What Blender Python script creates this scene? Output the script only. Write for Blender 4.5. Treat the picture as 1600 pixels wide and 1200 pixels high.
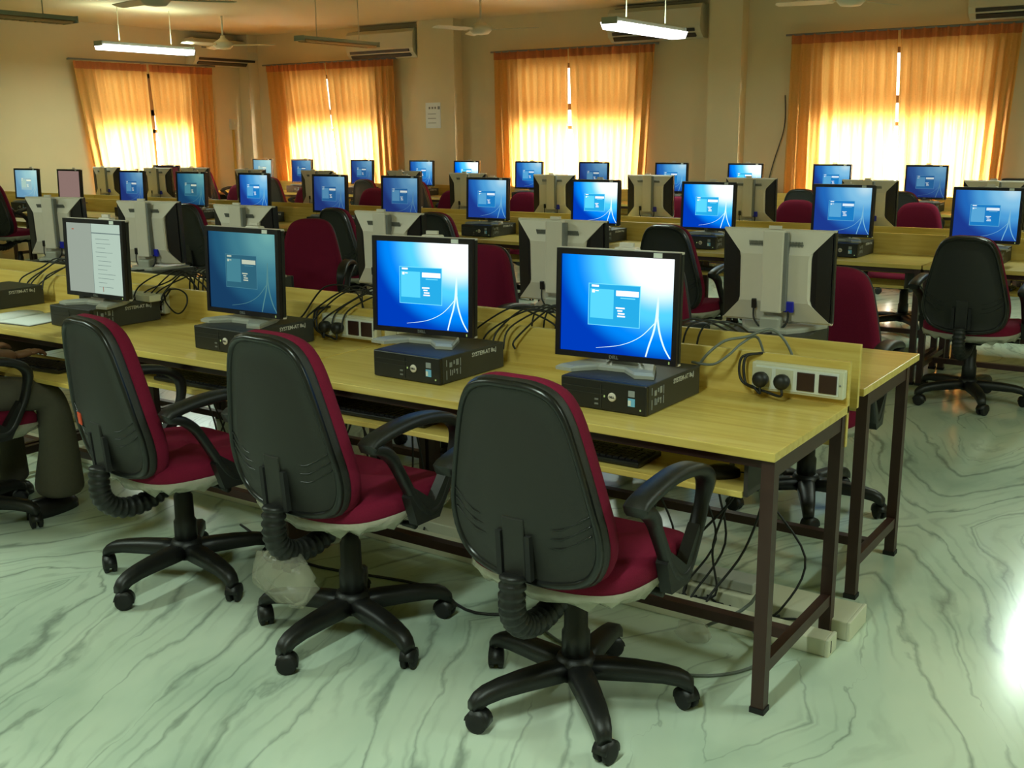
import bpy, bmesh, math, random
from mathutils import Vector, Matrix, Euler
random.seed(7)
PI = math.pi
scene = bpy.context.scene
COL = scene.collection
for _o in list(bpy.data.objects):
    bpy.data.objects.remove(_o)

# ------------------------------------------------------------------ camera
CAM_F, CAM_YAW, CAM_PITCH, CAM_ROLL, CAM_H = 1702.2, 0.5998, 0.2266, -0.0080, 1.5593
def make_camera():
    cy, sy = math.cos(CAM_YAW), math.sin(CAM_YAW)
    f = Vector((-sy*math.cos(CAM_PITCH), cy*math.cos(CAM_PITCH), -math.sin(CAM_PITCH)))
    r = Vector((cy, sy, 0)); u = r.cross(f)
    c, s = math.cos(CAM_ROLL), math.sin(CAM_ROLL)
    r2 = c*r + s*u; u2 = -s*r + c*u
    cam = bpy.data.cameras.new('camera'); co = bpy.data.objects.new('camera', cam); COL.objects.link(co)
    m = Matrix.Identity(4)
    for i in range(3):
        m[i][0] = r2[i]; m[i][1] = u2[i]; m[i][2] = -f[i]
    m[2][3] = CAM_H
    co.matrix_world = m
    cam.sensor_width = 36; cam.lens = CAM_F/1600*36; cam.clip_start = .05; cam.clip_end = 200
    scene.camera = co
make_camera()

# ------------------------------------------------------------------ world, exposure
vs = scene.view_settings
scene.display_settings.display_device = 'sRGB'
vs.view_transform = 'Standard'; vs.look = 'None'; vs.exposure = 0.0; vs.gamma = 1.0
vs.use_curve_mapping = False
scene.cycles.use_denoising = True
scene.cycles.max_bounces = 8; scene.cycles.diffuse_bounces = 4; scene.cycles.glossy_bounces = 3
scene.cycles.transparent_max_bounces = 10
scene.cycles.caustics_reflective = False; scene.cycles.caustics_refractive = False
scene.cycles.sample_clamp_indirect = 6
W = bpy.data.worlds.new('daylight'); scene.world = W; W.use_nodes = True
bg = W.node_tree.nodes['Background']
bg.inputs[0].default_value = (1.0, .97, .90, 1); bg.inputs[1].default_value = 104.0

def area(name, loc, target, sx, sy, power, color):
    L = bpy.data.lights.new(name, 'AREA'); L.shape = 'RECTANGLE'; L.size = sx; L.size_y = sy
    L.energy = power; L.color = color
    o = bpy.data.objects.new(name, L); COL.objects.link(o)
    o.location = loc
    o.rotation_euler = (Vector(target)-Vector(loc)).to_track_quat('-Z', 'Y').to_euler()
    return o
TUBE = (.78, 1.0, .84)
# ------------------------------------------------------------------ materials
def lin(c):
    return tuple(((v/255)/12.92 if v/255 <= .04045 else ((v/255+.055)/1.055)**2.4) for v in c)
def mat(name, rgb, rough=.5, metal=0.0, spec=.5, noise=0.0, nscale=30, bump=0.0, bscale=200, coat=0.0):
    m = bpy.data.materials.new(name); m.use_nodes = True
    nt = m.node_tree; b = nt.nodes['Principled BSDF']
    c = lin(rgb)
    b.inputs['Base Color'].default_value = (*c, 1); b.inputs['Roughness'].default_value = rough
    b.inputs['Metallic'].default_value = metal; b.inputs['Specular IOR Level'].default_value = spec
    b.inputs['Coat Weight'].default_value = coat
    tc = nt.nodes.new('ShaderNodeTexCoord')
    if noise:
        n = nt.nodes.new('ShaderNodeTexNoise'); n.inputs['Scale'].default_value = nscale; n.inputs['Detail'].default_value = 4
        nt.links.new(tc.outputs['Object'], n.inputs['Vector'])
        mx = nt.nodes.new('ShaderNodeMix'); mx.data_type = 'RGBA'
        mx.inputs[6].default_value = (*[v*(1-noise) for v in c], 1); mx.inputs[7].default_value = (*[min(1, v*(1+noise)) for v in c], 1)
        nt.links.new(n.outputs['Fac'], mx.inputs[0]); nt.links.new(mx.outputs[2], b.inputs['Base Color'])
    if bump:
        n2 = nt.nodes.new('ShaderNodeTexNoise'); n2.inputs['Scale'].default_value = bscale
        nt.links.new(tc.outputs['Object'], n2.inputs['Vector'])
        bp = nt.nodes.new('ShaderNodeBump'); bp.inputs['Strength'].default_value = bump; bp.inputs['Distance'].default_value = .002
        nt.links.new(n2.outputs['Fac'], bp.inputs['Height']); nt.links.new(bp.outputs[0], b.inputs['Normal'])
    return m
def emit(name, rgb, s):
    m = bpy.data.materials.new(name); m.use_nodes = True; nt = m.node_tree
    nt.nodes.remove(nt.nodes['Principled BSDF'])
    e = nt.nodes.new('ShaderNodeEmission'); e.inputs[0].default_value = (*lin(rgb), 1); e.inputs[1].default_value = s
    nt.links.new(e.outputs[0], nt.nodes['Material Output'].inputs[0])
    return m
def math_node(nt, op, a, b=None, c=None, clamp=False):
    n = nt.nodes.new('ShaderNodeMath'); n.operation = op; n.use_clamp = clamp
    for i, v in enumerate((a, b, c)):
        if v is None: continue
        if isinstance(v, (int, float)): n.inputs[i].default_value = v
        else: nt.links.new(v, n.inputs[i])
    return n.outputs[0]
def ramp(nt, fac, stops):
    r = nt.nodes.new('ShaderNodeValToRGB'); cr = r.color_ramp
    while len(cr.elements) < len(stops): cr.elements.new(.5)
    for e, (p, c) in zip(cr.elements, stops):
        e.position = p; e.color = (*lin(c), 1)
    nt.links.new(fac, r.inputs[0]); return r.outputs[0]

M = {}
M['wall'] = mat('cream_wall_paint', (216, 202, 164), .9, spec=.15, noise=.04, nscale=3)
M['ceiling'] = mat('ceiling_paint', (214, 198, 158), .85, noise=.03, nscale=2)
M['black'] = mat('black_chair_plastic', (24, 24, 23), .42, spec=.5, bump=.25, bscale=500)
M['blackgloss'] = mat('black_smooth_plastic', (26, 27, 26), .28)
M['shell'] = mat('grey_black_shell_plastic', (34, 33, 30), .5, bump=.3, bscale=600)
M['red'] = mat('maroon_fabric', (116, 20, 48), .9, spec=.2, noise=.22, nscale=260, bump=.6, bscale=700)
M['silver'] = mat('silver_plastic', (218, 210, 198), .45, metal=.0, noise=.03)
M['footgrey'] = mat('silver_grey_foot', (168, 168, 158), .4)
M['silverdark'] = mat('grey_plastic', (120, 122, 120), .45)
M['bezel'] = mat('bezel_black', (24, 20, 26), .35)
M['case'] = mat('case_black_metal', (54, 55, 50), .5, noise=.1, nscale=20)
M['casefront'] = mat('case_front_black', (30, 31, 30), .4)
M['mark'] = mat('white_marking_paint', (205, 205, 200), .7)
M['steel'] = mat('maroon_brown_painted_steel', (62, 38, 32), .45, noise=.12, nscale=15)
M['white'] = mat('white_plastic', (214, 212, 188), .45)
M['sock'] = mat('dark_switch_plastic', (52, 30, 30), .35)
M['cable'] = mat('black_cable', (28, 28, 28), .5)
M['greycable'] = mat('grey_cable', (112, 118, 112), .5)
M['blue'] = mat('blue_connector', (30, 40, 190), .4)
M['paper'] = mat('paper', (228, 232, 228), .9, noise=.03, nscale=40)
M['ac'] = mat('off_white_plastic', (206, 200, 172), .5)
M['acdark'] = mat('dark_grille', (52, 46, 40), .6)
M['fixture'] = mat('white_enamel', (150, 158, 140), .5)
M['skin'] = mat('brown_skin', (120, 82, 56), .55, noise=.08, nscale=12)
M['trouser'] = mat('grey_brown_trousers', (80, 75, 62), .9, noise=.12, nscale=90)
M['shirt'] = mat('pale_shirt', (150, 150, 140), .9, noise=.06, nscale=60)
M['hair'] = mat('black_hair', (20, 17, 16), .6)
M['shoe'] = mat('black_leather', (24, 22, 22), .35)
M['rubber'] = mat('rubber_black', (24, 24, 24), .7)
M['stickerblue'] = mat('blue_sticker', (120, 190, 235), .4)
M['stickergrey'] = mat('grey_sticker', (150, 156, 160), .4)
M['orange'] = mat('orange_sticker', (230, 84, 50), .5)
M['led'] = emit('green_led', (170, 200, 120), .7)
M['ledred'] = emit('red_led', (255, 30, 40), 1.2)
M['windowframe'] = mat('window_frame_paint', (120, 96, 70), .6)
M['concrete'] = mat('outside_concrete', (190, 184, 170), .9, noise=.1)

def wood():
    m = bpy.data.materials.new('pale_yellow_laminate'); m.use_nodes = True; nt = m.node_tree
    b = nt.nodes['Principled BSDF']; tc = nt.nodes.new('ShaderNodeTexCoord')
    mp = nt.nodes.new('ShaderNodeMapping'); mp.inputs['Scale'].default_value = (2.2, 38, 38)
    nt.links.new(tc.outputs['Object'], mp.inputs['Vector'])
    n = nt.nodes.new('ShaderNodeTexNoise'); n.inputs['Scale'].default_value = 1.0; n.inputs['Detail'].default_value = 5
    n.inputs['Distortion'].default_value = .6
    nt.links.new(mp.outputs[0], n.inputs['Vector'])
    col = ramp(nt, n.outputs['Fac'], [(.25, (206, 172, 84)), (.5, (222, 194, 104)), (.75, (232, 208, 124))])
    nt.links.new(col, b.inputs['Base Color']); b.inputs['Roughness'].default_value = .30
    b.inputs['Specular IOR Level'].default_value = .5
    return m
M['wood'] = wood()
M['woodedge'] = mat('yellow_edge_band', (204, 172, 84), .5, noise=.08, nscale=20)

def marble():
    m = bpy.data.materials.new('veined_marble'); m.use_nodes = True; nt = m.node_tree
    b = nt.nodes['Principled BSDF']; tc = nt.nodes.new('ShaderNodeTexCoord')
    sp = nt.nodes.new('ShaderNodeSeparateXYZ'); nt.links.new(tc.outputs['Object'], sp.inputs[0])
    x, y = sp.outputs[0], sp.outputs[1]
    # book-matched slabs: the pattern is mirrored at every joint
    py = math_node(nt, 'PINGPONG', math_node(nt, 'SUBTRACT', y, 2.65), 1.8)
    px = math_node(nt, 'PINGPONG', math_node(nt, 'ADD', x, 20.2), 2.4)
    # bands run along a direction about 70 degrees from x
    a = math.radians(66)
    acr = math_node(nt, 'ADD', math_node(nt, 'MULTIPLY', px, math.sin(a)), math_node(nt, 'MULTIPLY', py, math.cos(a)))
    alo = math_node(nt, 'SUBTRACT', math_node(nt, 'MULTIPLY', py, math.sin(a)), math_node(nt, 'MULTIPLY', px, math.cos(a)))
    def stretched(sx, sy, scale, det, off=0):
        cb = nt.nodes.new('ShaderNodeCombineXYZ')
        nt.links.new(math_node(nt, 'MULTIPLY', acr, sx), cb.inputs[0]); nt.links.new(math_node(nt, 'MULTIPLY', alo, sy), cb.inputs[1])
        cb.inputs[2].default_value = off
        n = nt.nodes.new('ShaderNodeTexNoise'); n.inputs['Scale'].default_value = scale; n.inputs['Detail'].default_value = det
        nt.links.new(cb.outputs[0], n.inputs['Vector']); return n.outputs['Fac']
    warp = stretched(1, .42, 1.3, 2, 3.1)
    fine = stretched(1, .38, 7.0, 4, 9.1)
    ph = math_node(nt, 'ADD', math_node(nt, 'MULTIPLY', acr, 6.5), math_node(nt, 'ADD', math_node(nt, 'MULTIPLY', warp, 4.0), math_node(nt, 'MULTIPLY', fine, 1.5)))
    s = math_node(nt, 'ABSOLUTE', math_node(nt, 'SUBTRACT', math_node(nt, 'FRACT', ph), .5))      # 0 at vein centre
    mask = stretched(1.0, .5, 3.4, 4, 17.7)
    wid = math_node(nt, 'MULTIPLY', math_node(nt, 'SUBTRACT', mask, .36, clamp=True), .62)
    v = math_node(nt, 'SUBTRACT', 1.0, math_node(nt, 'DIVIDE', s, math_node(nt, 'ADD', wid, .004)), clamp=True)
    v = math_node(nt, 'MULTIPLY', math_node(nt, 'POWER', v, 1.2), math_node(nt, 'MULTIPLY_ADD', mask, 1.7, -.10, clamp=True))
    ph2 = math_node(nt, 'ADD', math_node(nt, 'MULTIPLY', acr, 17.0), math_node(nt, 'ADD', math_node(nt, 'MULTIPLY', warp, 9.0), math_node(nt, 'MULTIPLY', fine, 3.0)))
    s2 = math_node(nt, 'ABSOLUTE', math_node(nt, 'SUBTRACT', math_node(nt, 'FRACT', ph2), .5))
    v2 = math_node(nt, 'MULTIPLY', math_node(nt, 'SUBTRACT', 1.0, math_node(nt, 'MULTIPLY', s2, 5.0), clamp=True), math_node(nt, 'SUBTRACT', stretched(1, .9, 3.0, 2, 30), .38, clamp=True))
    cloud = stretched(1, .45, 2.5, 4, 5)
    base = ramp(nt, cloud, [(.3, (170, 190, 172)), (.5, (200, 216, 196)), (.7, (214, 226, 206))])
    tot = math_node(nt, 'ADD', v, math_node(nt, 'MULTIPLY', v2, 1.6), clamp=True)
    mx = nt.nodes.new('ShaderNodeMix'); mx.data_type = 'RGBA'
    nt.links.new(math_node(nt, 'MULTIPLY', tot, .62), mx.inputs[0]); nt.links.new(base, mx.inputs[6]); mx.inputs[7].default_value = (*lin((96, 108, 98)), 1)
    nt.links.new(mx.outputs[2], b.inputs['Base Color'])
    b.inputs['Roughness'].default_value = .17; b.inputs['Specular IOR Level'].default_value = .5
    return m
M['marble'] = marble()

def curtain_mat(name, rgb, trans):
    m = bpy.data.materials.new(name); m.use_nodes = True; nt = m.node_tree
    nt.nodes.remove(nt.nodes['Principled BSDF'])
    tc = nt.nodes.new('ShaderNodeTexCoord'); n = nt.nodes.new('ShaderNodeTexNoise'); n.inputs['Scale'].default_value = 60
    nt.links.new(tc.outputs['Object'], n.inputs['Vector'])
    c = lin(rgb)
    mx = nt.nodes.new('ShaderNodeMix'); mx.data_type = 'RGBA'; nt.links.new(n.outputs['Fac'], mx.inputs[0])
    mx.inputs[6].default_value = (*[v*.9 for v in c], 1); mx.inputs[7].default_value = (*[min(1, v*1.1) for v in c], 1)
    d = nt.nodes.new('ShaderNodeBsdfDiffuse'); t = nt.nodes.new('ShaderNodeBsdfTranslucent')
    nt.links.new(mx.outputs[2], d.inputs[0]); nt.links.new(mx.outputs[2], t.inputs[0])
    ms = nt.nodes.new('ShaderNodeMixShader'); ms.inputs[0].default_value = trans
    nt.links.new(d.outputs[0], ms.inputs[1]); nt.links.new(t.outputs[0], ms.inputs[2])
    nt.links.new(ms.outputs[0], nt.nodes['Material Output'].inputs[0]); return m
M['curtain'] = curtain_mat('orange_curtain_cloth', (228, 176, 100), .30)
M['heading'] = curtain_mat('orange_curtain_heading', (202, 126, 80), .07)
def pane(name, tr):
    m = bpy.data.materials.new(name); m.use_nodes = True; nt = m.node_tree
    nt.nodes.remove(nt.nodes['Principled BSDF'])
    t = nt.nodes.new('ShaderNodeBsdfTransparent'); t.inputs[0].default_value = (tr, tr, tr*.95, 1)
    g = nt.nodes.new('ShaderNodeBsdfGlossy'); g.inputs['Roughness'].default_value = .05
    ms = nt.nodes.new('ShaderNodeMixShader'); ms.inputs[0].default_value = .05
    nt.links.new(t.outputs[0], ms.inputs[1]); nt.links.new(g.outputs[0], ms.inputs[2])
    nt.links.new(ms.outputs[0], nt.nodes['Material Output'].inputs[0]); return m
M['pane'] = pane('clear_pane', .95); M['panedim'] = pane('light_dimming_pane', .22)  # tint of the upper panes added to dim daylight on the curtain tops
def plastic_film(alpha):
    m = bpy.data.materials.new('clear_plastic_film'); m.use_nodes = True; nt = m.node_tree
    b = nt.nodes['Principled BSDF']; b.inputs['Base Color'].default_value = (*lin((205, 200, 180)), 1); b.inputs['Roughness'].default_value = .2
    b.inputs['Alpha'].default_value = alpha
    n = nt.nodes.new('ShaderNodeTexNoise'); n.inputs['Scale'].default_value = 35
    tc = nt.nodes.new('ShaderNodeTexCoord'); nt.links.new(tc.outputs['Object'], n.inputs['Vector'])
    bp = nt.nodes.new('ShaderNodeBump'); bp.inputs['Distance'].default_value = .01; bp.inputs['Strength'].default_value = .8
    nt.links.new(n.outputs['Fac'], bp.inputs['Height']); nt.links.new(bp.outputs[0], b.inputs['Normal'])
    return m
M['film'] = plastic_film(.26); M['wrap'] = plastic_film(.62)

def screen_mat(name, stops, s):
    """desktop wallpaper: diagonal gradient, dark at lower left to light at upper right"""
    m = bpy.data.materials.new(name); m.use_nodes = True; nt = m.node_tree
    nt.nodes.remove(nt.nodes['Principled BSDF'])
    tc = nt.nodes.new('ShaderNodeTexCoord'); sp = nt.nodes.new('ShaderNodeSeparateXYZ'); nt.links.new(tc.outputs['Object'], sp.inputs[0])
    u = math_node(nt, 'MULTIPLY_ADD', sp.outputs[0], 1/.376, .5); v = math_node(nt, 'MULTIPLY_ADD', sp.outputs[2], 1/.301, .5)
    # a glow centred at the top right corner of the picture
    du = math_node(nt, 'SUBTRACT', u, .88); dv = math_node(nt, 'SUBTRACT', v, 1.0)
    d = math_node(nt, 'SQRT', math_node(nt, 'ADD', math_node(nt, 'MULTIPLY', math_node(nt, 'MULTIPLY', du, du), 1.1), math_node(nt, 'MULTIPLY', math_node(nt, 'MULTIPLY', dv, dv), .9)))
    c = ramp(nt, d, stops)
    [n for n in nt.nodes if n.type == 'VALTORGB'][0].color_ramp.interpolation = 'EASE'
    e = nt.nodes.new('ShaderNodeEmission'); nt.links.new(c, e.inputs[0]); e.inputs[1].default_value = s
    nt.links.new(e.outputs[0], nt.nodes['Material Output'].inputs[0]); return m
B0, B1, B2, B3 = (8, 30, 140), (0, 96, 215), (60, 190, 255), (255, 255, 255)
SCR = {}
SCR['bright'] = [screen_mat('screen_bright', [(0, (255, 255, 255)), (.26, (240, 252, 255)), (.54, (80, 200, 255)), (.80, (0, 128, 235)), (1.12, (0, 56, 175))], 1.18),
                 emit('login_bright', (40, 175, 235), 1.0), emit('login_frame_bright', (120, 225, 255), 1.1), emit('login_list_bright', (90, 215, 250), 1.05), emit('login_text_bright', (255, 250, 250), 1.2), emit('streak_bright', (215, 248, 255), 1.2)]
SCR['mid'] = [screen_mat('screen_medium', [(0, (190, 225, 240)), (.25, (130, 195, 232)), (.5, (78, 160, 218)), (.78, (34, 104, 186)), (1.08, (28, 58, 142))], .98),
              emit('login_medium', (30, 130, 205), .9), emit('login_frame_medium', (110, 190, 225), .9), emit('login_list_medium', (90, 170, 220), .95), emit('login_text_medium', (225, 240, 250), 1.0), emit('streak_medium', (132, 200, 235), .8)]
SCR['dim'] = [screen_mat('screen_dim', [(0, (128, 178, 205)), (.3, (96, 152, 192)), (.55, (66, 118, 172)), (.8, (46, 84, 148)), (1.1, (34, 54, 120))], .85),
              emit('login_dim', (44, 104, 160), .8), emit('login_frame_dim', (100, 150, 190), .8), emit('login_list_dim', (90, 150, 190), .8), emit('login_text_dim', (215, 225, 220), .85), emit('streak_dim', (104, 158, 192), .6)]
SCR['teal'] = [screen_mat('screen_teal', [(0, (120, 185, 180)), (.2, (100, 165, 170)), (.5, (66, 130, 148)), (.8, (38, 96, 128)), (1.1, (26, 66, 104))], .85),
               emit('login_teal', (52, 108, 130), .8), emit('login_frame_teal', (80, 140, 158), .8), emit('login_list_teal', (78, 144, 160), .8), emit('login_text_teal', (205, 215, 190), .85), emit('streak_teal', (104, 166, 170), .6)]
SCR['pale'] = [screen_mat('screen_pale', [(0, (190, 230, 225)), (.4, (160, 210, 215)), (.8, (130, 180, 200)), (1.1, (110, 160, 190))], .9),
               emit('login_pale', (165, 205, 210), .8), emit('login_frame_pale', (185, 215, 215), .8), emit('login_list_pale', (185, 220, 205), .8), emit('login_text_pale', (250, 255, 220), .9), emit('streak_pale', (185, 220, 215), .8)]
M['doc_left'] = emit('document_grey', (160, 172, 158), .9); M['doc_right'] = emit('document_page', (182, 204, 188), .95)
M['doc_line'] = emit('document_lines', (120, 140, 136), .8)
M['scr_mauve'] = emit('screen_mauve', (158, 130, 122), .75); M['scr_maroon'] = mat('screen_off_maroon', (90, 30, 40), .3)

# ------------------------------------------------------------------ mesh helper
class G:
    def __init__(s): s.v = []; s.f = []; s.m = []; s.cur = 0; s.sm = []; s.smooth = False
    def add(s, vs_, fs):
        o = len(s.v); s.v += [tuple(v) for v in vs_]
        for f in fs: s.f.append(tuple(i+o for i in f)); s.m.append(s.cur); s.sm.append(s.smooth)
    def box(s, c, d, rot=None, bev=0.0):
        hx, hy, hz = d[0]/2, d[1]/2, d[2]/2
        if bev:
            bm = bmesh.new(); bmesh.ops.create_cube(bm, size=1.0)
            for v in bm.verts: v.co = Vector((v.co.x*d[0], v.co.y*d[1], v.co.z*d[2]))
            bmesh.ops.bevel(bm, geom=bm.edges[:], offset=bev, segments=2, affect='EDGES', profile=.5)
            bm.verts.index_update()
            vs_ = [v.co.copy() for v in bm.verts]; fs = [[v.index for v in f.verts] for f in bm.faces]; bm.free()
        else:
            vs_ = [Vector((x, y, z)) for x in (-hx, hx) for y in (-hy, hy) for z in (-hz, hz)]
            fs = [(0, 1, 3, 2), (4, 6, 7, 5), (0, 4, 5, 1), (2, 3, 7, 6), (0, 2, 6, 4), (1, 5, 7, 3)]
        if rot is not None: vs_ = [rot @ v for v in vs_]
        s.add([v+Vector(c) for v in vs_], fs); return s
    def bar(s, p0, p1, w, h, bev=0.0):
        p0, p1 = Vector(p0), Vector(p1); d = p1-p0
        q = d.to_track_quat('Y', 'Z').to_matrix()
        return s.box((p0+p1)/2, (w, d.length, h), q, bev)
    def tube(s, pts, r, n=8, close=False, caps=True, flat=1.0):
        pts = [Vector(p) for p in pts]; N = len(pts); rr = r if isinstance(r, (list, tuple)) else [r]*N
        rings = []; up = None
        for i, p in enumerate(pts):
            a = pts[(i-1) % N] if (i > 0 or close) else p; b = pts[(i+1) % N] if (i < N-1 or close) else p
            t = (b-a).normalized() if (b-a).length > 1e-9 else Vector((0, 0, 1))
            if up is None:
                up = Vector((1, 0, 0)) if abs(t.x) < .9 else Vector((0, 1, 0))
            x = (up - t*up.dot(t)).normalized(); up = x; y = t.cross(x)
            rings.append([p + x*math.cos(2*PI*k/n)*rr[i] + y*math.sin(2*PI*k/n)*rr[i]*flat for k in range(n)])
        vs_ = [v for R_ in rings for v in R_]; fs = []
        M_ = N if close else N-1
        for i in range(M_):
            for k in range(n):
                a = i*n+k; b = i*n+(k+1) % n; c = ((i+1) % N)*n+(k+1) % n; d = ((i+1) % N)*n+k
                fs.append((a, b, c, d))
        if caps and not close: fs += [tuple(range(n-1, -1, -1)), tuple((N-1)*n+k for k in range(n))]
        s.add(vs_, fs); return s
    def cyl(s, p0, p1, r, n=16, r2=None): return s.tube([p0, p1], [r, r if r2 is None else r2], n)
    def lathe(s, prof, c=(0, 0, 0), n=20, axis='z'):
        vs_ = []; fs = []
        for (r, z) in prof:
            for k in range(n):
                a = 2*PI*k/n; x, y = r*math.cos(a), r*math.sin(a)
                v = (x, y, z) if axis == 'z' else ((z, x, y) if axis == 'x' else (x, z, y))
                vs_.append(Vector(v)+Vector(c))
        for i in range(len(prof)-1):
            for k in range(n): fs.append((i*n+k, i*n+(k+1) % n, (i+1)*n+(k+1) % n, (i+1)*n+k))
        fs += [tuple(range(n-1, -1, -1)), tuple((len(prof)-1)*n+k for k in range(n))]
        s.add(vs_, fs); return s
    def prism(s, out, a, b, axis='y'):
        n = len(out)
        def P(u, v, w): return (u, w, v) if axis == 'y' else ((u, v, w) if axis == 'z' else (w, u, v))
        vs_ = [P(u, v, a) for u, v in out]+[P(u, v, b) for u, v in out]
        fs = [tuple(range(n)), tuple(range(2*n-1, n-1, -1))]+[(i, (i+1) % n, n+(i+1) % n, n+i) for i in range(n)]
        s.add(vs_, fs); return s
    def rings(s, rs, cap0=True, cap1=True):
        n = len(rs[0]); vs_ = [v for r in rs for v in r]; fs = []
        for i in range(len(rs)-1):
            for k in range(n): fs.append((i*n+k, i*n+(k+1) % n, (i+1)*n+(k+1) % n, (i+1)*n+k))
        if cap0: fs.append(tuple(range(n-1, -1, -1)))
        if cap1: fs.append(tuple((len(rs)-1)*n+k for k in range(n)))
        s.add(vs_, fs); return s
    def build(s, name, mats, parent=None, loc=None, fix=True):
        me = bpy.data.meshes.new(name); me.from_pydata(s.v, [], s.f)
        if not isinstance(mats, (list, tuple)): mats = [mats]
        for m in mats: me.materials.append(m)
        for p, mi, sm in zip(me.polygons, s.m, s.sm): p.material_index = mi; p.use_smooth = sm
        if fix:
            bm = bmesh.new(); bm.from_mesh(me); bmesh.ops.recalc_face_normals(bm, faces=bm.faces); bm.to_mesh(me); bm.free()
        me.update()
        o = bpy.data.objects.new(name, me); COL.objects.link(o)
        if parent is not None: o.parent = parent
        if loc is not None: o.location = loc
        return o
def S():
    g = G(); g.smooth = True; return g
def spline(pts, k=6, close=False):
    pts = [Vector(p) for p in pts]; n = len(pts); out = []
    rng = range(n) if close else range(n-1)
    for i in rng:
        if close: a, b, c, d = pts[i-1], pts[i], pts[(i+1) % n], pts[(i+2) % n]
        else: a, b, c, d = pts[max(i-1, 0)], pts[i], pts[i+1], pts[min(i+2, n-1)]
        for j in range(k):
            t = j/k
            out.append(.5*((2*b)+(-a+c)*t+(2*a-5*b+4*c-d)*t*t+(-a+3*b-3*c+d)*t**3))
    if not close: out.append(pts[-1])
    return out
def tag(o, label=None, cat=None, group=None, kind=None):
    if label: o['label'] = label
    if cat: o['category'] = cat
    if group: o['group'] = group
    if kind: o['kind'] = kind
    return o
def empty(name, loc=(0, 0, 0), rz=0, label=None, cat=None, group=None):
    o = bpy.data.objects.new(name, None); COL.objects.link(o); o.location = loc; o.rotation_euler = (0, 0, rz); o.empty_display_size = .1
    return tag(o, label, cat, group)
KIDS = {}
def children(o):
    return list(o.children)
def copy_tree(o, parent=None):
    c = o.copy(); COL.objects.link(c)
    if parent is not None: c.parent = parent
    for ch in children(o): copy_tree(ch, c)
    return c
def text_mesh(name, txt, size, material, parent=None, depth=.0004, bold=0.0):
    cu = bpy.data.curves.new(name, 'FONT'); cu.body = txt; cu.size = size; cu.align_x = 'CENTER'; cu.align_y = 'CENTER'; cu.extrude = depth; cu.offset = bold
    cu.resolution_u = 2
    tmp = bpy.data.objects.new(name+'_tmp', cu); COL.objects.link(tmp)
    dg = bpy.context.evaluated_depsgraph_get(); me = bpy.data.meshes.new_from_object(tmp.evaluated_get(dg))
    bpy.data.objects.remove(tmp); me.name = name; me.materials.clear(); me.materials.append(material)
    o = bpy.data.objects.new(name, me); COL.objects.link(o)
    if parent is not None: o.parent = parent
    return o
ORD = ['', 'second ', 'third ', 'fourth ', 'fifth ', 'sixth ', 'seventh ', 'eighth ', 'ninth ', 'tenth ', 'eleventh ', 'twelfth ', 'thirteenth ']

# ================================================================== ROOM
XL, XR, YF, YB, ZC = -13.35, 3.4, -3.6, 12.3, 3.05
def struct(name, g, m, parent=None, **k):
    o = g.build(name, m, parent, **k)
    if parent is None: o['kind'] = 'structure'
    return o
struct('floor', G().box(((XL+XR)/2, (YF+YB)/2, -.05), (XR-XL+.5, YB-YF+.5, .1)), M['marble'])
struct('ceiling', G().box(((XL+XR)/2, (YF+YB)/2, ZC+.06), (XR-XL+.5, YB-YF+.5, .12)), M['ceiling'])
def wall_with_holes(name, along, fixed, a0, a1, holes, thick, sign):
    """holes: list of (u0,u1,z0,z1) sorted by u"""
    g = G()
    def bx(u0, u1, z0, z1):
        if u1-u0 < 1e-4 or z1-z0 < 1e-4: return
        c = ((u0+u1)/2, fixed+sign*thick/2, (z0+z1)/2); d = (u1-u0, thick, z1-z0)
        if along == 'y': c = (c[1], c[0], c[2]); d = (d[1], d[0], d[2])
        g.box(c, d)
    u = a0
    for (u0, u1, z0, z1) in holes:
        bx(u, u0, 0, ZC); bx(u0, u1, 0, z0); bx(u0, u1, z1, ZC); u = u1
    bx(u, a1, 0, ZC)
    return struct(name, g, M['wall'])
Z0, Z1 = .45, 2.42
WB = [(-12.45, -10.68, Z0, Z1), (-8.32, -6.48, Z0, Z1), (-4.25, -2.42, Z0, Z1)]
WL = [(9.45, 11.1, Z0, Z1)]
wall_with_holes('wall_back', 'x', YB, XL-.2, XR+.2, WB, .22, 1)
wall_with_holes('wall_left', 'y', XL, YF, YB, WL, .22, -1)
wall_with_holes('wall_right', 'y', XR, YF, YB, [], .2, 1)
wall_with_holes('wall_front', 'x', YF, XL-.2, XR+.2, [], .2, -1)
# pilasters and boxed beams
def trim(i, c, d, m='wall'):
    return struct('trim_%d' % i, G().box(c, d), M[m])
trim(1, (-9.50, YB-.09, ZC/2), (.62, .18, ZC)); trim(2, (-5.30, YB-.09, ZC/2), (.40, .18, ZC))
trim(3, (-13.24, YB-.10, ZC/2), (.22, .2, ZC)); trim(4, (XL+.1, 7.55, ZC/2), (.2, .5, ZC))
trim(5, (XL+.02, (YF+YB)/2, .05), (.04, YB-YF, .1)); trim(6, ((XL+XR)/2, YB-.01, .05), (XR-XL, .02, .1))
trim(7, (-1.45, YB-.05, ZC/2), (.3, .1, ZC))

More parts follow.
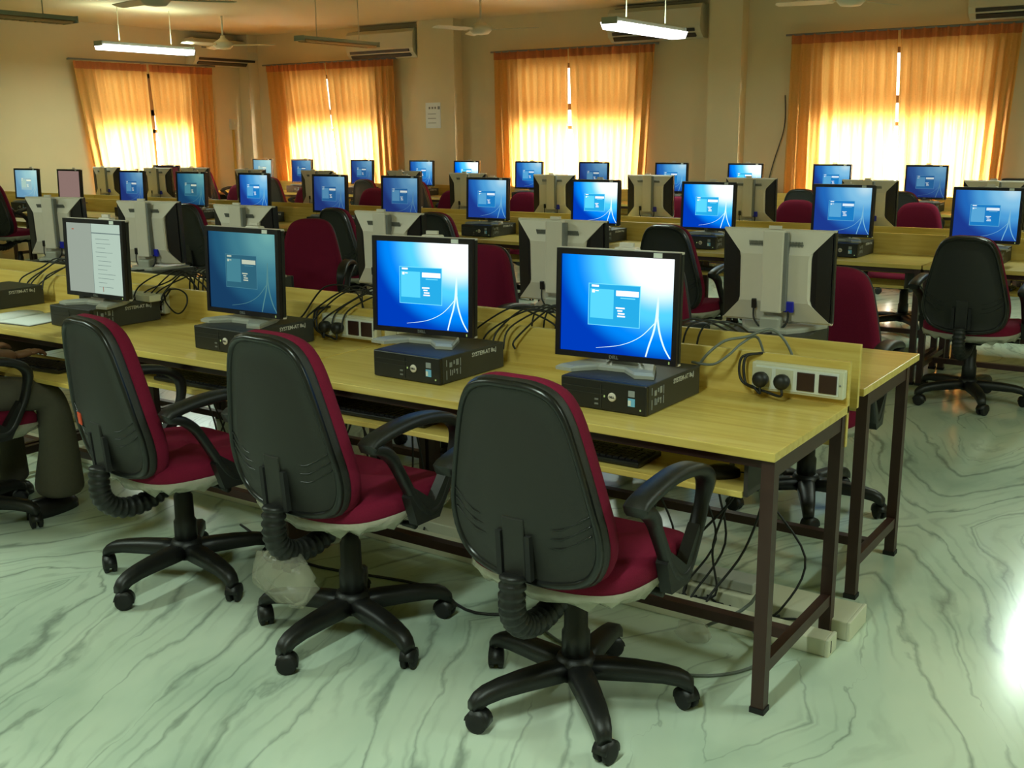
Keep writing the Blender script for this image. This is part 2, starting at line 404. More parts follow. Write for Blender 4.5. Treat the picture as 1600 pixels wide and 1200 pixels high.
def window(i, axis, fixed, u0, u1, sign):
    """frame, transom, mullion and panes standing in the opening"""
    g = G(); T = .06; d = .07; off = fixed+sign*.055; zt = 1.62; mid = (u0+u1)/2+.16
    def bx(ua, ub, za, zb, dd=d):
        c = ((ua+ub)/2, off, (za+zb)/2); s = (ub-ua, dd, zb-za)
        if axis == 'y': c = (c[1], c[0], c[2]); s = (s[1], s[0], s[2])
        return c, s
    for a in ((u0, u0+T, Z0, Z1), (u1-T, u1, Z0, Z1), (u0, u1, Z0, Z0+T), (u0, u1, Z1-T, Z1), (u0, u1, zt-.025, zt+.025), (u0, u1, 1.84, 1.92), (mid-.035, mid+.035, Z0, Z1)):
        g.box(*bx(*a))
    for k in range(1, 4):     # iron grille bars
        uu = u0+(u1-u0)*k/4
        if abs(uu-(u0+u1)/2) > .1: g.box(*bx(uu-.01, uu+.01, Z0, Z1, .02))
    o = struct('window_%d' % i, g, M['windowframe'])
    for (ua, ub) in ((u0+T, mid-.035), (mid+.035, u1-T)):
        p = G().box(*bx(ua, ub, Z0+T, zt-.05, .006)).build('pane', M['pane'], o)
        p = G().box(*bx(ua, ub, zt+.05, Z1-T, .006)).build('pane', M['panedim'], o); p['label'] = 'upper pane with tint added to dim the curtain top'
for i, h in enumerate(WB): window(i+1, 'x', YB, h[0], h[1], 1)
window(4, 'y', XL, WL[0][0], WL[0][1], -1)

# ---------------------------------------------------------------- curtains
def curtain(axis, fixed, top0, top1, bot0, bot1, ztop, zbot, sign, label, seed):
    rnd = random.Random(seed)
    nf = max(6, int((top1-top0)/.118)); NU = nf*12; NV = 22
    ph = [rnd.uniform(-.5, .5) for _ in range(8)]
    def P(u, v, dz=0):
        w = v
        a = (top0*(1-w)+bot0*w); b = (top1*(1-w)+bot1*w)
        uu = u + .012*math.sin(u*23+ph[0]+v*1.5)*v
        along = a+(b-a)*uu
        amp = .026+.028*w
        y = amp*(math.sin(2*PI*nf*uu+ph[1]+1.3*math.sin(uu*7+ph[2]+v*1.2))+.35*math.sin(4*PI*nf*uu+ph[4]*3+uu*5)) + .012*w*math.sin(uu*11+ph[3])
        z = ztop-(ztop-zbot)*v
        c = (along, fixed+sign*(.105+y)) if axis == 'x' else (fixed+sign*(.105+y), along)
        return (c[0], c[1], z+dz)
    e = empty('curtain', ((top0+top1)/2 if axis == 'x' else fixed, fixed if axis == 'x' else (top0+top1)/2, 0), 0, label, 'curtain', 'orange window curtains')
    L = Vector(e.location)
    g = S(); vs_ = [Vector(P(i/NU, j/NV))-L for j in range(NV+1) for i in range(NU+1)]
    fs = [(j*(NU+1)+i, j*(NU+1)+i+1, (j+1)*(NU+1)+i+1, (j+1)*(NU+1)+i) for j in range(NV) for i in range(NU)]
    g.add(vs_, fs); o = g.build('drape', M['curtain'], e, fix=False)
    # double-stitched pleated heading tape
    g = S(); hv = .085/(ztop-zbot)
    rows = [(0.0, .012), (hv*.5, 0), (hv, 0)]
    vs_ = []
    for v, dz in rows:
        for i in range(NU+1):
            p = Vector(P(i/NU, v, dz)); 
            if axis == 'x': p.y += sign*.008
            else: p.x += sign*.008
            vs_.append(p-L)
    fs = [(j*(NU+1)+i, j*(NU+1)+i+1, (j+1)*(NU+1)+i+1, (j+1)*(NU+1)+i) for j in range(2) for i in range(NU)]
    g.add(vs_, fs); g.build('heading', M['heading'], e, fix=False)
    return e
ZT, ZBt = 2.575, .12
curtain('y', XL, 9.12, 10.28, 9.42, 10.36, ZT-.05, ZBt, 1, 'orange pleated curtain on the left wall, left half', 1)
curtain('y', XL, 10.33, 11.46, 10.42, 11.42, ZT-.05, ZBt, 1, 'orange pleated curtain on the left wall, right half', 2)
curtain('x', YB, -12.83, -11.62, -12.62, -11.35, ZT, ZBt, -1, 'orange pleated curtain, left half of the window nearest the corner', 3)
curtain('x', YB, -11.60, -10.31, -11.33, -10.25, ZT, ZBt, -1, 'orange pleated curtain under the air conditioner beside the corner window', 4)
curtain('x', YB, -8.57, -7.44, -8.50, -7.40, ZT, ZBt, -1, 'orange pleated curtain, left half of the middle window of the long wall', 5)
curtain('x', YB, -7.43, -6.22, -7.30, -6.36, ZT, ZBt, -1, 'orange pleated curtain, right half of the middle window of the long wall', 6)
curtain('x', YB, -4.54, -3.385, -4.55, -3.28, ZT, ZBt, -1, 'orange pleated curtain, left half of the rightmost window', 7)
curtain('x', YB, -3.36, -2.17, -3.26, -2.28, ZT, ZBt, -1, 'orange pleated curtain, right half of the rightmost window', 8)
def rod(p0, p1, label):
    e = empty('curtain_rod', (0, 0, 0), 0, label, 'curtain rod', 'curtain rods'); e.location = p0
    d = Vector(p1)-Vector(p0)
    S().cyl((0, 0, 0), d, .012, 10).build('rod', M['silverdark'], e)
    wall = Vector((-.125, 0, 0)) if abs(d.y) > abs(d.x) else Vector((0, .125, 0))
    for t in (.03, .5, .97):
        G().box(d*t+wall*.5, (.02 if not wall.x else .13, .02 if wall.x else .13, .02)).build('bracket', M['silverdark'], e)
rod((XL+.125, 9.05, 2.56), (XL+.125, 11.52, 2.56), 'curtain rod on the left wall')
rod((-12.9, YB-.125, 2.59), (-10.25, YB-.125, 2.59), 'curtain rod of the window nearest the corner')
rod((-8.62, YB-.125, 2.59), (-6.17, YB-.125, 2.59), 'curtain rod of the middle window of the long wall')
rod((-4.6, YB-.125, 2.59), (-2.1, YB-.125, 2.59), 'curtain rod of the rightmost window')

# ---------------------------------------------------------------- air conditioners
def make_ac():
    e = empty('air_conditioner')
    prof = [(0, .38), (-.17, .38), (-.215, .33), (-.225, .12), (-.20, .06), (-.12, 0), (0, 0)]
    g = G(); n = len(prof); g.prism([(y, z) for y, z in prof], -.61, .61, axis='x')
    g.build('body', M['ac'], e)
    G().box((0, -.212, .09), (1.08, .03, .035), Euler((.25, 0, 0)).to_matrix()).build('louver', M['acdark'], e)
    G().box((0, -.165, .045), (1.08, .06, .05), Euler((.7, 0, 0)).to_matrix()).build('outlet', M['acdark'], e)
    g = G()
    for k in range(9): g.box((0, -.08-.008*k, .384), (1.1, .004, .006))
    g.build('intake_grille', M['acdark'], e)
    G().box((-.45, -.228, .25), (.09, .003, .02)).build('badge', M['silverdark'], e)
    return e
ac = make_ac()
acs = [((-10.47, YB, 2.59), 0, 'white split air conditioner above the corner window curtain'), ((-6.21, YB, 2.62), 0, 'white split air conditioner above the middle window, beside a lit tube light'),
       ((-2.07, YB, 2.63), 0, 'white split air conditioner at the top right above the rightmost window'), ((XL, 11.70, 2.57), PI/2, 'white split air conditioner on the left wall in the corner')]
for i, (l, r, lab) in enumerate(acs):
    o = ac if i == 0 else copy_tree(ac)
    o.location = l; o.rotation_euler = (0, 0, r); tag(o, lab, 'air conditioner', 'split air conditioners')

# ---------------------------------------------------------------- tube fixtures and fans
M['tube_on'] = emit('lit_tube', (255, 252, 255), 5.0); M['tube_off'] = mat('unlit_tube', (196, 160, 110), .4)
def fixture(x, y, z, L, lit, label, power=0):
    e = empty('tube_light', (x, y, z), 0, label, 'ceiling light', 'hanging tube lights')
    g = G(); g.prism([(-.075, .0), (-.06, .035), (.06, .035), (.075, .0), (.065, .0), (.05, .025), (-.05, .025), (-.065, .0)], -L/2, L/2, axis='y')
    g.build('housing', M['fixture'], e)
    for s in (-1, 1): G().box((0, s*L/2, .01), (.15, .012, .055)).build('end_cap', M['fixture'], e)
    for s in (-.03, .03): S().cyl((s, -L/2+.01, -.004), (s, L/2-.01, -.004), .014, 10).build('tube', M['tube_on'] if lit else M['tube_off'], e)
    if lit: G().prism([(-.095, .0), (-.07, -.06), (.07, -.06), (.095, .0)], -L/2+.01, L/2-.01, axis='y').build('tube_glare', M['tube_on'], e)  # glowing prism added to imitate the glare around the lit tubes
    if not lit:
        g = G(); g.box((.06, 0, -.018), (.004, L-.08, .02)); g.box((-.06, 0, -.018), (.004, L-.08, .02))
        for k in range(18): g.box((0, -L/2+.05+k*(L-.1)/17, -.018), (.12, .004, .02))
        g.build('louver', M['tube_off'], e)
    for s in (-.28, .28): S().cyl((0, s*L, .03), (0, s*L, ZC-z), .005, 6).build('hanger_rod', M['ac'], e)
    if lit and power:
        a = area('tube_glow', (0, 0, -.10), (0, 0, -1), .12, L, power, TUBE); a.parent = e
        a = area('tube_glow', (0, 0, .06), (0, 0, 1), .12, L, power*.16, TUBE); a.parent = e
    return e
fixture(-4.70, 9.02, 2.46, 1.32, True, 'lit tube light hanging in front of the air conditioner above the middle window', 36)
fixture(-11.39, 8.88, 2.60, 1.34, True, 'lit glaring tube light above the left wall curtains', 46)
fixture(-8.78, 9.45, 2.56, 1.22, False, 'unlit tube light hanging between two ceiling fans')
fixture(-8.45, 5.25, 2.50, 1.22, False, 'unlit tube light at the top left corner')
fixture(-1.15, 9.1, 2.55, 1.3, True, 'lit tube light over the window row, right end', 36)
for i, (x, y) in enumerate([(-1.1, .6), (-4.8, .9), (-8.5, 1.0), (1.4, 3.9)]):
    fixture(x, y, 2.55, 1.25, True, ['lit tube light behind the photographer', 'lit tube light over the front aisle', 'lit tube light over the far end of the front aisle', 'lit tube light over the right side aisle'][i], 46)

def make_fan():
    e = empty('ceiling_fan')
    S().lathe([(.0, 0), (.045, 0), (.05, .02), (.03, .07), (.012, .08)], (0, 0, ZC-2.62-.08-.0), 16).build('canopy', M['ac'], e)
    S().cyl((0, 0, .1), (0, 0, .36), .012, 10).build('downrod', M['ac'], e)
    S().lathe([(.02, -.055), (.09, -.045), (.125, -.01), (.125, .03), (.08, .055), (.035, .09), (.025, .12)], (0, 0, 0), 24).build('motor', M['ac'], e)
    for k in range(3):
        a = 2*PI*k/3; R_ = Euler((.18, 0, 0)).to_matrix()
        g = G(); out = [(.16, -.05), (.30, -.07), (.66, -.055), (.68, 0), (.66, .055), (.30, .07), (.16, .05)]
        n = len(out); vs_ = [R_ @ Vector((u, v, .003)) for u, v in out]+[R_ @ Vector((u, v, -.003)) for u, v in out]
        g.add(vs_, [tuple(range(n)), tuple(range(2*n-1, n-1, -1))]+[(i, (i+1) % n, n+(i+1) % n, n+i) for i in range(n)])
        b = g.build('blade', M['ac'], e); b.rotation_euler = (0, 0, a)
        i_ = G().box((.13, 0, 0), (.12, .03, .008)).build('blade_iron', M['ac'], b)
    return e
fan = make_fan()
fans = [((-11.35, 10.05, 2.69), .58, 'ceiling fan near the corner, beside the lit tube light'), ((-7.5, 10.4, 2.69), .30, 'ceiling fan hanging between the unlit tube light and the middle window'),
        ((-8.1, 6.45, 2.70), .9, 'ceiling fan cut off by the top edge above the left tube light'), ((-3.30, 10.3, 2.70), 1.2, 'ceiling fan cut off by the top edge over the rightmost window')]
for i, (l, r, lab) in enumerate(fans):
    o = fan if i == 0 else copy_tree(fan)
    o.location = l; o.rotation_euler = (0, 0, r); tag(o, lab, 'ceiling fan', 'ceiling fans')
for ch in bpy.data.objects:
    if ch.name.startswith('canopy'): ch.location = (0, 0, .07)

# ---------------------------------------------------------------- wall things
e = empty('notice', (-9.56, YB-.18, 1.80), 0, 'white paper notice on the pillar beside the corner window', 'notice')
G().box((0, -.003, 0), (.26, .004, .34)).build('sheet', M['paper'], e)
g = G()
for k in range(3): g.box((-.06+.05*k, -.006, .10), (.03, .001, .03))
g.box((.10, -.006, .10), (.04, .001, .04))
for k in range(3): g.box((-.02, -.006, .02-.06*k), (.14, .001, .008))
g.build('printing', M['silverdark'], e)
e = empty('switch_box', (XL, 11.9, 1.72), 0, 'small cream switch box with conduit on the left wall', 'switch box')
G().box((.025, 0, 0), (.05, .12, .16), bev=.006).build('plate', M['ac'], e)
G().box((.015, 0, -.46), (.025, .03, .76)).build('conduit', M['woodedge'], e)
G().box((.053, 0, .02), (.006, .03, .04)).build('switch', M['white'], e)
g = S().tube(spline([(0, 0, 0), (.01, -.01, -.35), (-.10, -.01, -.75), (-.16, -.02, -1.05), (-.12, -.03, -1.25)], 8), .006, 6)
tag(g.build('hanging_wire', M['cable'], None, (-4.62, YB-.02, 1.95)), 'thin dark wire hanging down the wall left of the rightmost curtain', 'wire')

# ================================================================== TABLES
TH = .75
def table(x1, yfront, w, depth, facing, ptop, pbot, poff, label, group, pext=0.0, legin=.03, legfar=None, pulls=(0, 0)):
    """x1 = right end in world; facing=-1: user side at -Y; +1: user side at +Y (turned round)"""
    xc = x1-w/2; e = empty('computer_table', (xc, yfront, 0), 0 if facing < 0 else PI, label, 'table', group)
    hw = w/2
    G().box((0, depth/2, TH-.0125), (w, depth, .025), bev=.002).build('tabletop', M['wood'], e)
    yb = (depth-.03) if legfar is None else legfar
    lf = legin
    for sx in (-1, 1):
        X = sx*(hw-.022)
        for y in (lf, yb):
            g = G().box((X, y, (TH-.025)/2+.006), (.036, .036, TH-.025-.012)); l = g.build('leg', M['steel'], e)
            G().box((X, y, .008), (.042, .042, .016)).build('foot', M['rubber'], l)
        G().bar((X, lf, .13), (X, yb, .13), .028, .036).build('side_stretcher', M['steel'], e)
        G().bar((X, lf, TH-.05), (X, yb, TH-.05), .03, .045).build('side_rail', M['steel'], e)
    G().box((0, (lf+yb)/2, .115), (w-.06, .035, .032)).build('foot_rail', M['steel'], e)
    G().box((0, lf+.012, TH-.04), (w-.08, .02, .03)).build('front_rail', M['steel'], e)
    tw = (w-.24)/2
    for k, sx in enumerate((1, -1)):
        pull = pulls[k]
        t = G().box((sx*(tw/2+.01), .21-pull, .600), (tw, .30, .018), bev=.002).build('keyboard_tray', M['wood'], e)
        for q in (-1, 1): G().box((sx*(tw/2+.01)+q*(tw/2+.006), .21-pull*.5, .648), (.012, .28+pull, .11)).build('tray_slide', M['acdark'], t)
    G().box((0, depth+poff, (ptop+pbot)/2), (w+pext, .018, ptop-pbot), bev=.0015).build('back_panel', M['wood'], e)
    return e
F_ = 'computer tables of the front row'; B_ = 'computer tables of the middle row'; C_ = 'computer tables along the window wall'
pl = ['at the right end', 'second from the right end', 'third from the right end', 'fourth from the right end', 'fifth from the right end', 'sixth from the right end', 'seventh from the right end', 'eighth from the right end']
for i in range(3):
    table(-.96-1.86*i, 2.60, 1.85, .61, -1, .885, .62, -.009, 'pale yellow computer table with dark legs, front row near side, '+pl[i], F_, pulls=(0, .20) if i == 1 else (0, 0))
    table(-.985-1.86*i, 4.12, 1.85, .68, 1, .905, .70, .058, 'pale yellow computer table with dark legs, front row far side, '+pl[i], F_, pext=.0, legin=.13, legfar=.60)
for i in range(7):
    x1 = .20-1.88*i
    table(x1, 6.89, 1.87, .61, -1, .885, .62, -.009, 'pale yellow computer table, middle row near side, '+pl[i], B_)
    table(x1, 8.50, 1.87, .68, 1, .905, .70, .058, 'pale yellow computer table, middle row far side, '+pl[i], B_)
for i in range(7):
    table(-.02-1.88*i, 11.2, 1.87, .61, -1, .885, .45, -.009, 'pale yellow computer table against the window wall, '+pl[i], C_)
table(-11.65, 9.2, 1.25, .6, -1, .80, .70, -.009, 'short pale table between the middle row and the left curtains', C_)

# ================================================================== MONITOR
def make_monitor(kind):
    e = empty('monitor')
    PW, PH, ZP = .408, .337, .199      # panel width, height, centre
    SW, SH = .376, .301
    y0 = -.03
    tilt = Euler((-.035, 0, 0)).to_matrix()
    head = empty('panel')  # temporary: replaced by the bezel object below
    bpy.data.objects.remove(head)
    g = G(); bw = (PW-SW)/2; bh = (PH-SH)/2
    g.box((0, 0, (SH+PH)/4), (PW, .018, bh)); g.box((0, 0, -(SH+PH)/4), (PW, .018, bh))
    for s in (-1, 1): g.box((s*(SW+PW)/4, 0, 0), (bw, .018, SH))
    g.box((0, .006, 0), (SW, .006, SH))
    bez = g.build('bezel', M['bezel'], e); bez.location = (0, y0, ZP); bez.rotation_euler = (-.035, 0, 0)
    def part(gg, name, mats): return gg.build(name, mats, bez)
    # screen with its picture
    g = G(); g.cur = 0
    def quad(u0, v0, u1, v1, lvl, mi):
        g.cur = mi; y = -.0005*lvl
        X = lambda u: (u-.5)*SW
        Z = lambda v: (v-.5)*SH
        g.add([(X(u0), y, Z(v0)), (X(u1), y, Z(v0)), (X(u1), y, Z(v1)), (X(u0), y, Z(v1))], [(0, 1, 2, 3)])
    def strip(pts, w0, w1, lvl, mi):
        g.cur = mi; n = len(pts); vs_ = []; y = -.0005*lvl
        for i, (u, v) in enumerate(pts):
            w = w0+(w1-w0)*i/(n-1)
            a = pts[max(i-1, 0)]; b = pts[min(i+1, n-1)]; d = Vector((b[0]-a[0], b[1]-a[1])).normalized()
            nx, nz = -d.y, d.x
            vs_ += [((u-.5)*SW+nx*w*SW, y, (v-.5)*SH+nz*w*SH), ((u-.5)*SW-nx*w*SW, y, (v-.5)*SH-nz*w*SH)]
        g.add(vs_, [(2*i, 2*i+1, 2*i+3, 2*i+2) for i in range(n-1)])
    if kind in SCR:
        mats = SCR[kind]
        quad(0, 0, 1, 1, 0, 0)
        strip([(.868, .64), (.866, .55), (.862, .42)], .004, .014, 1, 5)
        strip([(p.x, p.y) for p in spline([(.862, .46, 0), (.84, .28, 0), (.80, .12, 0), (.775, .005, 0)], 5)], .009, .006, 2, 5)
        strip([(p.x, p.y) for p in spline([(.862, .46, 0), (.885, .28, 0), (.93, .12, 0), (.985, .01, 0)], 5)], .009, .006, 2, 5)
        strip([(p.x, p.y) for p in spline([(.85, .36, 0), (.72, .20, 0), (.55, .10, 0), (.33, .05, 0)], 5)], .004, .002, 2, 5)
        quad(.25, .285, .715, .715, 2, 2); quad(.256, .292, .709, .708, 3, 1)
        quad(.27, .36, .48, .66, 4, 3)
        quad(.50, .60, .70, .655, 4, 4); quad(.28, .68, .345, .70, 4, 4); quad(.285, .62, .31, .65, 5, 4); quad(.315, .635, .345, .645, 5, 4)
        for k, (a, b) in enumerate(((.50, .58), (.515, .56), (.52, .58), (.515, .585))): quad(a, .47-.028*k, b, .485-.028*k, 4, 4)
        quad(.54, .575, .67, .585, 4, 2)
    elif kind == 'document':
        mats = [M['doc_left'], M['doc_right'], M['doc_line'], M['orange']]
        quad(0, 0, .46, 1, 0, 0); quad(.46, 0, 1, 1, 0, 1); quad(.458, 0, .464, 1, 1, 2); quad(.46, .86, 1, .875, 1, 2)
        rnd = random.Random(3)
        for k in range(12):
            v = .78-.062*k; a = .52+rnd.random()*.04; quad(a, v, a+.14+rnd.random()*.2, v+.006, 1, 2)
        quad(.62, .03, .63, .10, 1, 3); quad(.1, .9, .14, .915, 1, 3)
    elif kind == 'mauve':
        mats = [M['scr_mauve']]; quad(0, 0, 1, 1, 0, 0)
    else:
        mats = [M['scr_maroon']]; quad(0, 0, 1, 1, 0, 0)
    sc = g.build('screen', mats, bez, fix=False); sc.location = (0, -.002, 0)
    t = text_mesh('maker_logo', 'DELL', .014, M['silverdark'], bez, bold=.0004); t.rotation_euler = (PI/2, 0, 0); t.location = (0, -.0096, -.1600)
    part(G().box((SW*.36, -.0098, .1595), (.028, .0012, .014)), 'asset_sticker', M['paper'])
    part(G().box((SW*.485, -.0098, -.160), (.004, .0012, .008)), 'power_light', M['led'])
    # silver rim and back
    g = G()
    g.box((0, .016, PH/2-.002), (PW+.004, .016, .008)); g.box((0, .016, -PH/2+.002), (PW+.004, .016, .008))
    part(g, 'silver_rim', M['silver'])
    for s in (-1, 1): part(G().box((s*(PW/2-.001), .016, 0), (.006, .016, PH-.008)), 'side_rim', M['casefront'])
    g = G()
    A = [(-.198, .164), (.198, .164), (.198, -.164), (-.198, -.164)]; Bq = [(-.15, .125), (.15, .125), (.15, -.125), (-.15, -.125)]
    g.rings([[(x, .010, z) for x, z in A], [(x, .030, z) for x, z in A], [(x, .046, z) for x, z in Bq]])
    part(g, 'back_shell', M['bezel'])
    g = G()
    O = [(-.204, .168), (.204, .168), (.134, .092), (.130, .07), (.130, -.080), (.136, -.10), (.204, -.168), (-.204, -.168), (-.136, -.10), (-.130, -.080), (-.130, .07), (-.134, .092)]
    I = [(x*(.98 if abs(z) > .15 else .94), z*(.97 if abs(z) > .15 else .9)) for x, z in O]
    dep = lambda x, z: .033 if abs(z) > .15 else .062
    g.rings([[(x, .022, z) for x, z in O], [(x, dep(x, z)-.006, z) for x, z in O], [(x, dep(x, z), z) for x, z in I]])
    cov = part(g, 'back_cover', M['silver'])
    for sd in (-1, 1):
        g = G(); g.box((sd*.072, .0525, .118), (.056, .002, .003), Euler((-.42, 0, 0)).to_matrix())
        for k in range(11): g.box((sd*(.045+.0052*k), .0535, .118), (.0026, .004, .028), Euler((-.42, 0, 0)).to_matrix())
        g.build('vent_slots', M['silverdark'], cov)
    # upright, connectors, foot
    g = G(); g.box((0, .080, .10), (.078, .034, .30), bev=.006)
    col = g.build('upright', M['silver'], e); col.location = (0, y0-.005, .12)
    G().box((-.045, .080, .10), (.012, .026, .28)).build('upright_groove', M['silverdark'], col)
    G().box((0, .078, .258), (.045, .012, .012)).build('release_tab', M['silver'], col)
    part(G().box((-.058, .063, -.105), (.036, .016, .040), bev=.003), 'video_plug', M['blue'])
    part(G().box((.072, .063, -.100), (.018, .014, .036), bev=.003), 'power_plug', M['bezel'])
    g = S(); g.tube(spline([(-.058, .068, -.12), (-.056, .075, -.16), (-.03, .09, -.19), (.0, .15, -.192), (.03, .19, -.192)], 5), .0045, 6)
    g.tube(spline([(.072, .068, -.115), (.066, .078, -.155), (.03, .10, -.19), (.02, .16, -.192)], 5), .0035, 6)
    part(g, 'cords', M['cable'])
    g = G()
    top = [(-.165, -.115), (-.105, -.125), (-.045, -.062), (.045, -.062), (.105, -.125), (.165, -.115), (.115, .02), (.07, .085), (-.07, .085), (-.115, .02)]
    g.rings([[(x, y, 0) for x, y in top], [(x, y, .010) for x, y in top], [(x*.93, y*.9+.003, .016) for x, y in top]])
    g.box((0, .045, .03), (.075, .05, .05), bev=.008)
    g.build('foot', M['footgrey'], e)
    return e

# ================================================================== SYSTEM UNIT
def make_case():
    e = empty('desktop_computer')
    w, h, d = .292, .092, .34
    G().box((0, 0, h/2+.001), (w, d, h-.002), bev=.003).build('cabinet', M['case'], e)
    f = G().box((0, -d/2-.008, h/2+.001), (w, .018, h-.002), bev=.004).build('front_panel', M['casefront'], e)
    yf = -d/2-.0175
    g = G(); g.box((-.065, yf-.0005, .066), (.146, .002, .0015)); g.box((-.065, yf-.0005, .050), (.146, .002, .0015)); g.box((-.005, yf-.0005, .045), (.0015, .002, .07))
    g.build('drive_bay', M['case'], e)
    S().lathe([(.0135, 0), (.0135, -.003), (.011, -.0045), (.001, -.0045)], (.033, yf+.001, .046), 20, 'y').build('logo_button', M['silver'], e)
    t = text_mesh('maker_logo', 'DELL', .0085, M['casefront'], e, bold=.0002); t.rotation_euler = (PI/2, 0, 0); t.location = (.033, yf-.0042, .046)
    G().box((.098, yf-.0005, .064), (.021, .0015, .018)).build('label_sticker', M['stickergrey'], e)
    s_ = G().box((.098, yf-.0005, .038), (.023, .0015, .024)).build('processor_sticker', M['stickerblue'], e)
    G().box((.092, yf-.0016, .036), (.009, .001, .016)).build('sticker_mark', M['paper'], s_)
    g = G()
    for k in range(2): g.box((-.02, yf-.0005, .034-.014*k), (.013, .002, .005))
    g.build('usb_ports', M['silverdark'], e)
    G().box((.007, yf-.001, .046), (.004, .002, .006)).build('status_light', M['led'], e)
    G().box((.128, yf-.001, .018), (.004, .002, .005)).build('drive_light', M['led'], e)
    # stencilled marking and stamped openings on the right side
    t = text_mesh('side_marking', 'SYSTEM-AT 8u.J', .0205, M['mark'], e, bold=.0004); t.rotation_euler = (PI/2, 0, PI/2); t.location = (w/2+.0006, .055, .074)
    g = G(); X = w/2+.0006
    for (y, z, sy, sz) in [(-.152, .070, .003, .022), (-.152, .030, .003, .030), (-.130, .062, .013, .016), (-.112, .068, .006, .012), (-.095, .066, .013, .020), (-.078, .064, .003, .026),
                           (-.132, .036, .005, .020), (-.122, .034, .004, .018), (-.112, .038, .006, .014), (-.098, .040, .010, .006), (-.096, .032, .004, .014), (-.079, .034, .003, .024)]:
        g.box((X, y, z), (.001, sy, sz))
    g.build('stamped_openings', M['stickergrey'], e)
    g = G()
    for k in range(7): g.box((-.11+.02*k, d/2+.001, .06), (.012, .003, .04))
    g.box((.09, d/2+.001, .045), (.05, .003, .05)); g.build('rear_ports', M['silverdark'], e)
    return e

def make_keyboard():
    e = empty('keyboard')
    G().box((0, 0, .009), (.44, .15, .016), bev=.004).build('base', M['blackgloss'], e)
    g = G()
    for r_ in range(5):
        for c in range(20):
            if c in (14, 18) and r_ == 4: continue
            g.box((-.205+.0215*c, -.055+.0235*r_, .0195), (.018, .019, .007))
    g.build('keys', M['bezel'], e)
    g = G()
    for k in range(3): g.box((.15+.02*k, .066, .0175), (.006, .003, .001))
    g.build('lock_lights', M['stickergrey'], e)
    return e
def make_mouse():
    e = empty('mouse')
    g = S(); rings = []
    for (z, s) in ((0, .96), (.010, 1.0), (.022, .93), (.031, .72), (.036, .35)):
        rings.append([(.029*s*math.cos(a)*(1-.12*math.sin(a)), .055*s*math.sin(a)-.004*(z > .03), z) for a in [2*PI*k/20 for k in range(20)]])
    g.rings(rings); g.build('body', M['blackgloss'], e)
    S().lathe([(.007, -.003), (.008, 0), (.007, .003)], (0, .028, .033), 12, 'x').build('scroll_wheel', M['silverdark'], e)
    S().tube(spline([(0, .052, .012), (.005, .09, .006), (.03, .12, .005), (.02, .17, .005)], 5), .0022, 6).build('cord', M['cable'], e)
    return e

